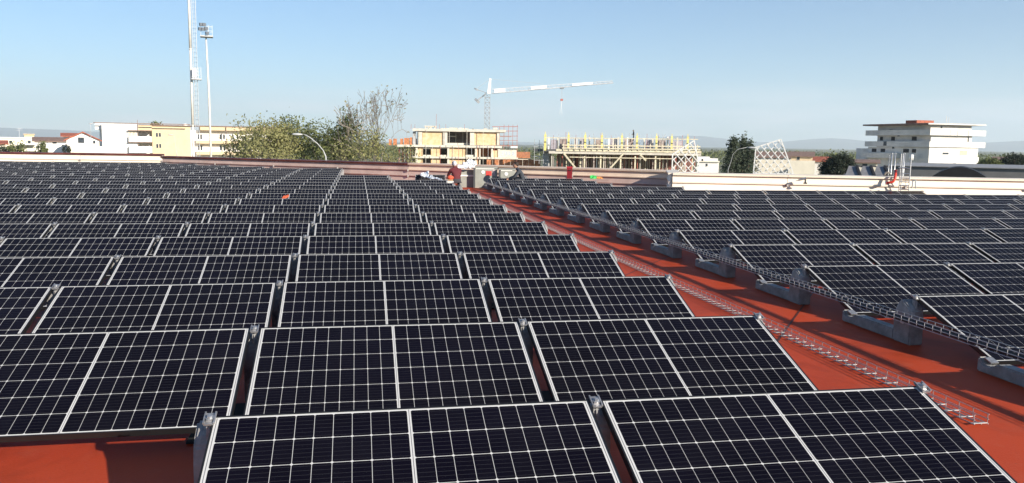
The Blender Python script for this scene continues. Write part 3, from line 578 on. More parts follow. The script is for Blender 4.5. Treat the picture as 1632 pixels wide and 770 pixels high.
# site hoarding and red scaffold
Lh = Loc('hoarding', 'rust brown site hoarding between the two building sites', 'fence', 835, 140)
for k in range(9): Lh.part('board', ORBRICK, 776 + k * 9.6, 785.2 + k * 9.6, 254.5, None, 0, .08)
Ls = Loc('scaffold', 'thin red steel scaffold tower at the right end of the half built block', 'scaffold', 812, 160)
for i, x in enumerate((796, 803, 810, 817, 824)):
    for dy in (-1, 1.2): MB().bar(Ls.P(x, 262, dy), Ls.P(x, 199 + (i == 0) * 4, dy), .06).build('upright', REDST, Ls.root)
for y in (202, 209, 217, 224, 232, 240):
    for dy in (-1, 1.2): MB().bar(Ls.P(784 if y < 205 else 796, y, dy), Ls.P(825, y, dy), .06).build('ledger', REDST, Ls.root)
for y in (217.6, 232.6): Ls.part('walk_board', PLY, 797, 815, y, y + .8, -1, 1.1)
gable_house('small house with a bright orange roof right of the half built block', 826, 842, 251, 243.5, 210, PALE, ORBRICK, 7)
# ------------------------------------------------------------------ tower crane
L = Loc('tower_crane', 'white tower crane with a long lattice jib over the half built block', 'crane', 776, 190); CW = M('crane_white', (.74, .74, .74), .5, .08, 2); CGY = M('crane_grey', (.33, .35, .37), .5, .15, 2)
CW2 = M('crane_pale_grey', (.55, .56, .58), .5, .1, 2); mast = MB(); hw = 4 * L.s; z0, z1 = -.6, L.Z(776, 150); pz = z0
cs = [(-hw, -hw), (hw, -hw), (hw, hw), (-hw, hw)]
for x, y in cs: mast.bar((x, y, z0), (x, y, z1), .13)
while pz < z1 - .8:
    for i in range(4): a, c = cs[i], cs[(i + 1) % 4]; mast.bar((*a, pz), (*c, min(z1, pz + 1.15)), .07); mast.bar((*a, pz), (*c, pz), .07)
    pz += 1.15
mast.build('mast', CGY, L.root)
MB().add([(L.X(779) + dx, dy, L.Z(776, 150)) for dx, dy in ((-.5, -.5), (.3, -.5), (.3, .5), (-.5, .5))] + [(L.X(780.5) + dx, dy, L.Z(776, 126)) for dx, dy in ((-.25, -.25), (.2, -.25), (.2, .25), (-.25, .25))], [(3, 2, 1, 0), (4, 5, 6, 7), (0, 1, 5, 4), (1, 2, 6, 5), (2, 3, 7, 6), (3, 0, 4, 7)]).build('apex', CW, L.root)
jib = MB(); N = 26; A = L.P(783, 149.5); B = L.P(975, 132.5); h0, h1 = 6.5 * L.s, 3.2 * L.s; wj = .55
def jp(t, k): p = A.lerp(B, t); return p + (Vector((0, 0, h0 + (h1 - h0) * t)) if k == 2 else Vector((0, -wj if k == 0 else wj, 0)))
for k in range(3): jib.bar(jp(0, k), jp(1, k), .10 if k < 2 else .10)
for i in range(N):
    t0, t1, tm = i / N, (i + 1) / N, (i + .5) / N
    for k in (0, 1): jib.bar(jp(t0, k), jp(tm, 2), .05); jib.bar(jp(tm, 2), jp(t1, k), .05)
    jib.bar(jp(t0, 0), jp(t0, 1), .07)
jib.build('jib', CW2, L.root)
for t0, t1 in ((.12, .32), (.42, .66), (.82, 1)): MB().bar(jp(t0, 0) - Vector((0, .06, .1)), jp(t1, 0) - Vector((0, .06, .1)), .12).build('trolley_rail', CGY, L.root)
for t0, t1 in ((.02, .11), (.32, .45), (.66, .83)):
    b = MB(); q = [jp(t0, 0), jp(t1, 0), jp(t1, 2), jp(t0, 2)]; q[2] = q[2] + Vector((0, -wj, 0)); q[3] = q[3] + Vector((0, -wj, 0)); b.add([v + Vector((0, -.14, 0)) for v in q] + [v + Vector((0, -.08, 0)) for v in q], [(0, 1, 2, 3), (7, 6, 5, 4), (0, 4, 5, 1), (1, 5, 6, 2), (2, 6, 7, 3), (3, 7, 4, 0)]); b.build('sign_board', CW, L.root)
MB().bar(L.P(758, 143), L.P(775, 149), .14).bar(L.P(759.5, 161), L.P(774, 150), .28).tube([L.P(757.5, 144), L.P(758.5, 142)], .5, 6).tube([L.P(758.5, 162.5), L.P(761, 159.8)], .75, 6).build('counter_jib', CGY, L.root)
MB().tube([L.P(758, 143), L.P(780, 127)], .035, 4).tube([L.P(780.5, 127), L.P(860, 134)], .03, 4).build('stay_cable', LAMPM, L.root)
MB().box(L.X(891), L.X(897), -.5, .5, L.Z(894, 142), L.Z(894, 139.5)).build('trolley', CGY, L.root)
MB().tube([L.P(893.6, 141), L.P(893.6, 158)], .025, 4).tube([L.P(894.6, 141), L.P(894.6, 158)], .025, 4).build('hoist_cable', LAMPM, L.root)
hk = MB().box(L.X(892), L.X(896), -.3, .3, L.Z(894, 161), L.Z(894, 158)).build('hook_block', REDST, L.root); MB().tube([L.P(894, 161), L.P(893.8, 170)], .05, 4).tube([L.P(893.8, 170), L.P(890.5, 183)], .025, 4).tube([L.P(893.8, 170), L.P(895, 184)], .025, 4).build('sling', WHITEP, hk)
# ------------------------------------------------------------------ building site with deck and formwork
L = Loc('formwork_deck', 'concrete floor deck on props with timber guard rails and yellow column forms', 'building site', 990, 130)
L.part('deck', CAST, 874, 1116, 242.5, 246.5, -.6, 11); L.part('deck_edge', TIMBER, 886, 1116, 239, 242.4, -.75, -.55)
L.part('back_screen', M('rusty_board', (.20, .10, .085), .85, .35, 1.5), 880, 1110, 247, None, 9.8, 10)
for x0, x1 in ((862, 873),): L.part('stair_core', GREYC, x0, x1, 240, None, 2, 6)
L.part('core_beam', DKGREY, 848, 892, 238, 242, 1, 4)
for y, x0, x1 in ((219.5, 866, 1110), (231.3, 896, 1114), (236, 896, 1114)):
    for dy in (-.9,): MB().bar(L.P(x0, y - .0, dy), L.P(x1, y + (x1 - x0) * .012, dy), .12 if y < 225 else .17).build('guard_rail', TIMBER, L.root)
for k, x in enumerate((867, 905, 932, 959, 991, 1015, 1046, 1070, 1095)):
    g = L.part('column_form', YEL, x - 1.6, x + 1.6, 214 + k * .5, 240 + k * .5, .2, .55); L.part('form_tip', YEL, x - .5, x + .5, 210 + k * .5, 214 + k * .5, .3, .45, g)
for k, x in enumerate((872, 886, 914, 919, 938, 946, 970, 977, 985, 1000, 1027, 1041, 1064, 1080)):
    L.part('column', CAST if k % 3 else WHITEP, x - 1.2, x + 1.2, 218 + (k % 4), 240, 1.0 + (k % 3), 1.4 + (k % 3))
for k, (x0, x1, yt) in enumerate(((873, 884, 222), (888, 900, 221), (921, 929, 221), (948, 956, 222), (972, 983, 221), (995, 1010, 221), (1030, 1040, 223), (1050, 1062, 223), (1073, 1090, 224))): L.part('form_panel', PLY if k % 2 else M('lilac_grey_board', (.45, .42, .46), .8), x0, x1, yt, 240, 3.4, 3.6)
for k in range(24):
    x = 898 + k * 9.2; MB().bar(L.P(x, 240, -.85), L.P(x, 229.5 + (k % 3) * .5, -.85), .1).build('rail_post', TIMBER, L.root)
for k in range(110):
    x = 879 + k * 2.1 + rng.uniform(-1, 1); dy = rng.choice((.1, 1.4, 3, 4.6, 6.2)); m = rng.choice((REDST, CAST, CAST, TIMBER, PLY))
    MB().bar(L.P(x, 275, dy), L.P(x + rng.uniform(-.6, .6), 246.6, dy), rng.uniform(.08, .17)).build('prop', m, L.root)
for x in (932, 958, 990, 1013, 1045): L.part('post', TIMBER, x - 1.1, x + 1.1, 249, None, -.5, -.3)
for x0, y0, x1, y1 in ((898, 244, 918, 268), (974, 268, 994, 245), (1020, 246, 1030, 256), (908, 250.5, 1072, 253)): MB().bar(L.P(x0, y0, -.62), L.P(x1, y1, -.62), .22 if y1 > 255 or y0 > 255 else .12).build('brace', TIMBER, L.root)
for k in range(26):
    x = 870 + k * 9.4 + rng.uniform(-2, 2); MB().bar(L.P(x, 240, 2.2), L.P(x + rng.uniform(-.5, .5), rng.uniform(209, 216) + k * .15, 2.2), .045).build('rebar', REDST if k % 2 else LAMPM, L.root)
MB().bar(L.P(1053, 229, 1.5), L.P(1060, 214, 1.5), .08).build('vibrator_pole', LAMPM, L.root)
for x in (849, 857, 864): MB().bar(L.P(x, 262, 1), L.P(x, 222 + (x - 849) * .1, 1), .06).build('scaffold_upright', LAMPM, L.root)
for y in (230, 234, 250, 256): MB().bar(L.P(848, y, 1), L.P(872, y, 1), .07).build('scaffold_ledger', LAMPM, L.root)
# ------------------------------------------------------------------ white lattice screens
def lattice(label, poly, d, pitch=11.5):
    xs = [p[0] for p in poly]; xm = sum(xs) / len(xs); L = Loc('lattice_screen', label, 'screen', xm, d, 'white lattice screens'); n = len(poly)
    for i in range(n): MB().bar(L.P(*poly[i]), L.P(*poly[(i + 1) % n]), .085).build('frame_bar', WHITEP, L.root)
    def clip(p, dv):    # line through the polygon
        ts = []
        for i in range(n):
            (ax, ay), (bx, by) = poly[i], poly[(i + 1) % n]; ex, ey = bx - ax, by - ay; det = dv[0] * -ey + ex * dv[1]
            if abs(det) < 1e-9: continue
            t = ((ax - p[0]) * -ey + ex * (ay - p[1])) / det; u = (dv[0] * (ay - p[1]) - dv[1] * (ax - p[0])) / det
            if 0 <= u <= 1: ts.append(t)
        return (min(ts), max(ts)) if len(ts) >= 2 else None
    for sg in (1, -1):
        for k in range(-14, 15):
            p = (xm + k * pitch, poly[0][1]); c = clip(p, (sg, -1.12))
            if c and c[1] - c[0] > 3:
                a = (p[0] + sg * c[0], p[1] - 1.12 * c[0]); e2 = (p[0] + sg * c[1], p[1] - 1.12 * c[1])
                MB().bar(L.P(*a, .03 * sg), L.P(*e2, .03 * sg), .062).build('slat', WHITEP, L.root)
lattice('large white diamond lattice screen standing right of the conifers', [(1202.5, 277), (1204.7, 235), (1244, 222.3), (1266.5, 277)], 66)
lattice('white diamond lattice screen in front of the right end of the formwork deck', [(1072.5, 275), (1072.5, 246), (1106, 224), (1118, 275)], 64, 12)
# ------------------------------------------------------------------ houses behind the right parapet
L = Loc('house', 'white two level house between the formwork deck and the conifers', 'house', 1128, 200); L.part('wall', WHITE, 1112, 1147, 258, None, 0, 8); u_ = L.part('upper_wall', WHITE, 1112, 1132, 250, 258, 1, 7); L.part('upper_wall', WHITE, 1132, 1145, 253, 258, 1, 7); L.part('roof_slab', PALE, 1111, 1148, 257, 258.4, -.4, 8); L.window(1119, 1122, 253.5, 257.5, 1); L.window(1126, 1129, 261, 265, 0)
L = gable_house('ochre house with a dark hipped roof behind the large lattice screen', 1262, 1296, 249, 243, 190, OCHRE, BROWN, 9, [(1271, 1275.5, 250, 255)])
L.part('lower_storey', PALE, 1258, 1300, 256, None, -2, -.05)
gable_house('pale house with a low tiled roof left of the umbrella pine', 1296, 1324, 257, 251, 200, WHITE, TILE, 8, [(1306, 1309, 262, 266)]); gable_house('dim dark roofed house behind the lattice screen', 1200, 1262, 251, 243, 215, PALE, BROWN, 9)
gable_house('flat brown roofed low house right of the umbrella pine', 1352, 1400, 259, 256, 150, PALE, BROWN, 6, [(1376, 1384, 261, 266)])
gable_house('small ochre house between the two dark trees at the right edge', 1586, 1606, 254, 251.5, 180, OCHRE, BROWN, 7, [(1592, 1595, 256, 260)]); gable_house('pale far house at the right edge behind the dark tree', 1602, 1660, 259, 255, 220, PALE, TILE, 8)
# ------------------------------------------------------------------ white stepped building on the right
L = Loc('stepped_building', 'white stepped residential block with long balconies and a brown flat roof', 'building', 1481, 190, rz=-math.radians(2))
SBW = M('weathered_white_render', (.66, .64, .60), .85, .10, .45); s = L.s; R45 = math.radians(45)
b_ = L.root; b_.rotation_euler.z = -YAW - L.al + math.radians(44)          # its corner points at the roof; x' runs up-right, y' up-left
def zz(y): return L.Z(1481, y)
LR, LF = 14.2, 20.0     # lengths of the sunlit (x') and the shaded (y') sides
def bb(name, mat, x0, x1, y0, y1, yt, yb, parent=None): return MB().box(x0, x1, y0, y1, -.6 if yb is None else zz(yb), zz(yt)).build(name, mat, parent or b_)
bb('lower_storeys', SBW, 0, LR, 0, LF, 235, None); bb('third_storey', SBW, .9, LR - 1.4, .7, LF - 2, 214, 235); bb('top_storey', SBW, .9, LR - 1.4, 1.0, LF - 2, 199, 214)
for yt, yb, o in ((225.5, 234.5, 0.15), (206.5, 215.5, .1)):
    bb('balcony_sunny', SBW, -.3 - o, LR + 1.6, -.25 - o, .1, yt, yb); bb('balcony_shaded', SBW, -.3 - o, -.1, .12, LF + .8, yt, yb); bb('balcony_floor', GREYC, -.05, LR + 1.5, .3, LF + .8, yb - 1, yb - .05)
bb('balcony_shaded', SBW, -1.2, -.03, 9, LF + 1, 245, 254)
bb('side_annex', SBW, 1, 8, LF + .1, LF + 5.5, 238, None)
rf = bb('roof', BROWN, -1.2, LR + 1.2, -.4, LF + 1.0, 196.2, 198.8); bb('roof_edge', SBW, -1.25, LR + 1.25, -.55, -.42, 196.5, 198.6, rf); bb('chimney', TILE, 1.5, 6.5, 6, 9.5, 190.5, 196.2, rf)
for x in (8.2, 8.9): MB().tube([(x, 4, zz(197)), (x, 4, zz(183 + (x > 8.5) * 2))], .06, 5).build('roof_pipe', WHITEP, rf)
for y0, y1, yt, yb in ((13, 14, 205.5, 214), (10.5, 11.2, 213.5, 217), (13.2, 14.2, 225.5, 233), (11, 11.7, 233.6, 238)): bb('window', GLASS, 0.84 if yt < 225 else -.5 if yt < 233 else -.05, .92 if yt < 225 else -.44 if yt < 233 else .02, y0, y1, yt, yb)
for y0, y1 in ((4, 5.2), (6.2, 8), (14, 15.5), (17, 18.6)): bb('window', DARK, -.05, .02, y0, y1, 238, 244)
for y0, y1 in ((5, 6.5), (12, 13.2), (16, 17)): bb('window', DARK, .84, .92, y0, y1, 217.5, 224)
for x0, x1, yt, yb in ((3.9, 5.6, 243, 246), (8.9, 11.0, 239.5, 247.5), (7.2, 8.0, 260, 264)): g = bb('window', GLASS if x0 < 8.5 else M('beige_shutter', (.55, .48, .38), .7), x0, x1, -.04, .03, yt, yb); bb('frame', WHITEP, x0 - .12, x1 + .12, -.1, -.045, yb, yb + .8, g)
for x0, x1, yt, yb in ((3.8, 4.2, 200, 204), (11.6, 11.9, 216.5, 225)): bb('window', GLASS, x0, x1, 0.64 if yt > 210 else .94, .72 if yt > 210 else 1.02, yt, yb)
for x in (5.3, 7.4, 10.6): bb('balcony_joint', GREYC, x, x + .08, -.4, -.345, 206.5, 215.4)
tk = MB().tube([(-1.6, 3.4, zz(256)), (-1.6, 3.4, zz(247))], .55, 12).build('water_tank', WHITEP, b_, True); MB().tube([(-1.6, 3.4, zz(247)), (-1.6, 3.4, zz(245.6))], [.3, .2], 8).build('tank_lid', WHITEP, tk)
bb('right_balcony', SBW, LR + .02, LR + 2, 1.5, 4.5, 250, 259)
# ------------------------------------------------------------------ grey hall with black vault, sawtooth skylights
L = Loc('grey_hall', 'long dark grey hall roof behind the right parapet', 'building', 1540, 74); L.part('wall', M('mid_grey_sheet', (.17, .17, .17), .7, .12, .6), 1415, 1760, 268, None, 0, 20); L.part('roof_edge', M('grey_flashing', (.3, .3, .3), .6), 1414, 1761, 267, 268.2, -.2, 20.2)
L = Loc('vault_skylight', 'black arched vault roof rising in front of the grey hall', 'roof vault', 1533, 66); pts = []
x0, x1, yb, yt = 1484, 1580, 286, 266.5
for k in range(17): t = k / 16; x = x0 + (x1 - x0) * t; pts.append((L.X(x), L.Z(1533, yb + (yt - yb) * math.sin(math.pi * t) ** .85)))
MB().prism(pts, 1, 0, 5.5).build('vault', M('black_membrane', (.012, .012, .014), .6, .2, 2), L.root); MB().prism([(pts[0][0], 0), (pts[-1][0], 0), pts[-1], pts[0]], 1, .02, 5.45).build('base_wall', DKGREY, L.root)
L = Loc('sawtooth_skylight', 'row of grey sawtooth skylights behind the cream parapet', 'skylight', 1385, 58)
L.part('base', DKGREY, 1345, 1424, 281, None, .2, 5)
for k in range(3):
    x = 1353 + k * 23; q = [L.P(x - 5, 284, .1), L.P(x + 20, 284, .1), L.P(x + 13, 266.5, 2.0), L.P(x, 266, 2.0)]
    MB().add([*q, *[v + Vector((0, .12, .02)) for v in q]], [(0, 1, 2, 3), (7, 6, 5, 4), (0, 4, 5, 1), (1, 5, 6, 2), (2, 6, 7, 3), (3, 7, 4, 0)]).build('glazing_panel', M('dusty_grey_sheet', (.21, .21, .22), .6, .15, 2), L.root)
    MB().bar(L.P(x + 13.5, 266, 1.9), L.P(x + 22, 284, .0), .17).bar(L.P(x + 13, 265.6, 2.0), L.P(x + 22, 266.2, 2.2), .12).build('rib', DARK, L.root)
# ------------------------------------------------------------------ things on the roof near the far parapet
def roofat(x, d): p = at(x, 260, d); return Vector((p.x, p.y, ROOF))
class RL(Loc):
    def __init__(s, name, label, cat, x, d, group=None): super().__init__(name, label, cat, x, d, group, 0, ROOF)
HOSE = M('red_hose', (.60, .05, .03), .5, .1, 5)
L = RL('roof_ladder', 'steel access ladder with tall handrails at the right parapet', 'ladder', 1445, 26.2)
for x, yt in ((1437, 245), (1440, 245), (1453, 246)): MB().tube([L.P(x, 312), L.P(x, yt)], .017, 6).build('rail', STEEL, L.root)
for y in (268, 277, 284, 290, 296, 302): MB().tube([L.P(1437, y), L.P(1453, y + .3)], .018, 5).build('rung', STEEL, L.root)
MB().tube([L.P(1434, 267.5, -.1), L.P(1447, 267.7, -.1)], .02, 5).build('top_bar', STEEL, L.root)
MB().tube([L.P(1458, 300, -.3), L.P(1458.3, 289, -.3), L.P(1460, 286.5, -.3), L.P(1462.5, 286.5, -.3), L.P(1463.5, 300, -.3)], .02, 6).build('grab_hoop', STEEL, L.root)
for i, (x, yt, r) in enumerate(((1418.5, 248, .010), (1422.5, 244.5, .022), (1428, 244.5, .020), (1442.3, 244.5, .022))):
    q = RL('steel_pipe', ['thin steel rod at the left of the pipe cluster', 'thick pale pipe standing left of the red hose', 'pale pipe standing just above the red hose', 'pale pipe standing behind the steel roof ladder'][i], 'pipe', x, 27.6, 'upright pipes at the right parapet'); MB().tube([q.P(x, 320), q.P(x - .2, yt)], r, 8).tube([q.P(x - .2, yt + .6), q.P(x - .2, yt - .4)], r * 1.25, 8).build('pipe', STEEL, q.root, True)
    MB().tube([q.P(x, 275), q.P(x, 274)], r * 1.6, 8).build('collar', STEEL, q.root)
L = RL('red_hose', 'red flexible hose hanging over the cream parapet by the ladder', 'hose', 1427, 26.4); MB().tube([L.P(1430, 272, .1), L.P(1430, 279, -.1), L.P(1429.5, 285, -.18), L.P(1427, 289.5, -.2), L.P(1422, 291, -.2), L.P(1416, 292, -.2)], .042, 8).build('hose', HOSE, L.root, True); MB().tube([L.P(1416, 292, -.2), L.P(1414.5, 292.4, -.2)], .065, 8).build('coupling', STEEL, L.root)
L = RL('hose_reel', 'round dusty hose reel resting on the cream parapet', 'hose reel', 1417, 26.9); c = L.P(1417, 279.5); b = MB()
for k in range(16): a = k * math.pi / 8; a2 = (k + 1) * math.pi / 8; b.tube([c + Vector((math.cos(a) * .085, 0, math.sin(a) * .085)), c + Vector((math.cos(a2) * .085, 0, math.sin(a2) * .085))], .035, 6)
b.build('coil', M('dusty_rubber', (.30, .26, .22), .8), L.root); MB().tube([c + Vector((0, -.05, 0)), c + Vector((0, .08, 0))], .035, 8).build('hub', DARK, L.root); MB().box(c.x + .06, c.x + .14, -.06, .06, c.z - .12, c.z + .02).build('bracket', DKGREY, L.root)
L = RL('power_tool', 'small grey cordless tool lying on the cream parapet ledge', 'tool', 1282, 26.6); c = L.P(1282, 286.5, -.12); MB().tube([c + Vector((-.13, 0, -.02)), c + Vector((.1, 0, .05))], [.028, .04], 8).build('body', M('tool_grey', (.25, .26, .3), .5), L.root); MB().box(c.x + .06, c.x + .11, -.15, -.09, c.z - .1, c.z + .05).build('handle', DKGREY, L.root); MB().box(c.x + .03, c.x + .14, -.16, -.08, c.z - .13, c.z - .09).build('battery', DARK, L.root); MB().tube([c + Vector((-.2, 0, -.045)), c + Vector((-.13, 0, -.02))], .012, 6).build('bit', STEEL, L.root)
L = RL('red_bin', 'narrow dark red bin standing against the pink parapet', 'bin', 908.5, 31.9); L.part('body', M('dark_red_plastic', (.20, .008, .016), .5, .15, 6), 904.5, 913, 268.5, None, -.1, .1); L.part('lid', M('red_plastic', (.34, .02, .03), .45, .1, 6), 904, 913.5, 265.5, 268.3, -.12, .12); L.part('handle', DARK, 907, 911, 271, 272, -.13, -.105)
def cloth(name, label, cat, mat, poly, base, amp, sd, group=None):
    """crumpled sheet: poly = four corners in world space"""
    r2 = random.Random(sd); n = 12; a, b2, c, d2 = [Vector(p) for p in poly]; r = thing(name, label, cat, tuple(a), 0, group); vs = []; fs = []
    for i in range(n + 1):
        for j in range(n + 1):
            u, v = i / n, j / n; p = a.lerp(b2, u).lerp(d2.lerp(c, u), v); vs.append(p - a + Vector((r2.gauss(0, amp * .5), r2.gauss(0, amp * .5), abs(r2.gauss(0, amp)))))
    for i in range(n):
        for j in range(n): q = i * (n + 1) + j; fs.append((q, q + n + 1, q + n + 2, q + 1))
    o = MB().add(vs, fs).build('sheet', mat, r, True); sm = o.modifiers.new('thick', 'SOLIDIFY'); sm.thickness = .012; su = o.modifiers.new('sub', 'SUBSURF'); su.levels = su.render_levels = 1; return r
PLAST = M('white_plastic_film', (.80, .81, .82), .3, .05, 4)
cloth('plastic_sheet', 'crumpled white plastic sheet draped over the far end panels of the left field', 'plastic sheet', PLAST, [at(668, 281, 29.4), at(684, 285, 28.9), at(683, 274, 29.9), at(676, 277, 30)], 0, .05, 3)
cloth('plastic_sheet', 'narrow strip of white plastic sheet trailing down to the aisle', 'plastic sheet', PLAST, [at(683, 284, 28.6), at(706, 290, 27.8), at(702, 287, 28.2), at(686, 281, 29)], 0, .04, 4)
cloth('tarpaulin', 'white tarpaulin heaped on the parapet beside the worker in the hood', 'tarpaulin', PLAST, [at(732, 270, 32.2), at(756, 270, 32.2), at(757, 262, 32.8), at(742, 260, 33)], 0, .09, 5)
cloth('tarpaulin', 'peaked white tarpaulin over materials behind the grey crates', 'tarpaulin', PLAST, [at(742, 264, 32.5), at(760, 264, 32.5), at(755, 257, 33.2), at(749, 256, 33.2)], 0, .06, 8)
cloth('orange_rag', 'orange red rag left on a panel of the left field', 'rag', M('orange_cloth', (.62, .12, .05), .8, .2, 9), [at(441, 323.5, LY + 8.8 * LP - 2), at(452, 321, LY + 8.9 * LP - 2), at(461, 312.5, LY + 9.1 * LP - 2), at(454, 312.5, LY + 9.1 * LP - 2)], 0, .02, 6)
cloth('green_strap', 'bright green and orange strap bundle by the pink parapet', 'strap', M('green_webbing', (.06, .55, .12), .6, .2, 9), [at(941, 286, 31.2), at(951, 286, 31.2), at(951, 281, 31.4), at(940, 281, 31.4)], 0, .035, 7)
cloth('orange_strap', 'orange strap trailing beside the green strap bundle', 'strap', M('orange_webbing', (.70, .30, .08), .6, .2, 9), [at(951, 286, 31.2), at(961, 285, 31.2), at(959, 283, 31.4), at(952, 282, 31.4)], 0, .025, 9)
# grey crates with white discs and a red label
GCR = M('grey_green_crate', (.30, .31, .28), .7, .1, 4); LABEL_RED = M('red_label', (.60, .06, .05), .6)
def crate(label, x0, x1, yt, d, disc, redx=None):
    L = RL('crate', label, 'crate', (x0 + x1) / 2, d, 'grey crates by the crouching man'); L.part('body', GCR, x0, x1, yt + 2, None, 0, .55); L.part('lid', GCR, x0 - .6, x1 + .6, yt, yt + 1.9, -.03, .58); L.part('top_strip', WHITEP, x0 + 3, x1 - 5, yt + 2.2, yt + 3.6, -.012, -.002); L.part('side_post', DKGREY, x0 - .5, x0 + 2.4, yt + 2, None, -.05, -.014)
    c = L.P(disc, yt + 8.3, -.006); MB().tube([c, c + Vector((0, -.012, 0))], .072, 16).build('white_disc', WHITEP, L.root)
    if redx: L.part('red_label', LABEL_RED, redx, redx + 9, yt + 6.5, yt + 14, -.014, -.002); L.part('pale_label', M('pink_label', (.62, .50, .48), .6), redx + 10.5, redx + 15, yt + 5, yt + 14, -.013, -.002)
crate('grey crate with a white disc and a red label near the aisle end', 755.5, 793, 266.3, 32.2, 770.5, 775)
crate('plain grey crate with a white disc beside the crouching man', 796, 822, 269.2, 32.0, 807.5)
L = RL('crate', 'low grey green crate under the white tarpaulin', 'crate', 744, 32.4); L.part('body', GCR, 733, 756, 271.5, 278.9, 0, .6); L.part('base', WHITEP, 732, 757, 279, 281.5, -.04, .64); L.part('plinth', GCR, 733, 756, 281.6, None, 0, .6)
L = RL('orange_bag', 'orange red tool bag lying at the end of the aisle', 'bag', 718, 28.6); c = L.P(718, 283.6); MB().ell((c.x, 0, c.z), (.12, .1, .085), 12, 8).build('bag', M('orange_red_canvas', (.60, .10, .05), .8, .2, 9), L.root, True); MB().tube([(c.x - .07, 0, c.z + .06), (c.x - .03, 0, c.z + .12), (c.x + .04, 0, c.z + .12), (c.x + .08, 0, c.z + .05)], .012, 6).build('strap', DARK, L.root); MB().box(c.x - .1, c.x + .1, -.08, .08, 0, c.z - .06).build('carton', M('brown_carton', (.42, .30, .18), .8), L.root)
L = RL('white_box', 'small white box on the aisle in front of the orange bag', 'box', 718, 27.4); L.part('body', WHITEP, 713.5, 723, 290.5, None, -.1, .12); L.part('lid', WHITEP, 713, 723.5, 289.4, 290.4, -.115, .135)
p = roofat(699, 29.6); lp = thing('solar_panel', 'loose solar panel propped up on edge behind the white plastic strip', 'solar panel', (p.x - .85, p.y, ROOF + .12), .12); lp.rotation_euler = (math.radians(42), 0, -.12)
put('frame', FRAMEME, lp); sh = put('backsheet', SHEETME, lp); stuff(put('cells', GRIDME, sh))
for o_ in (lp,): o_.scale = (.62, .66, 1)
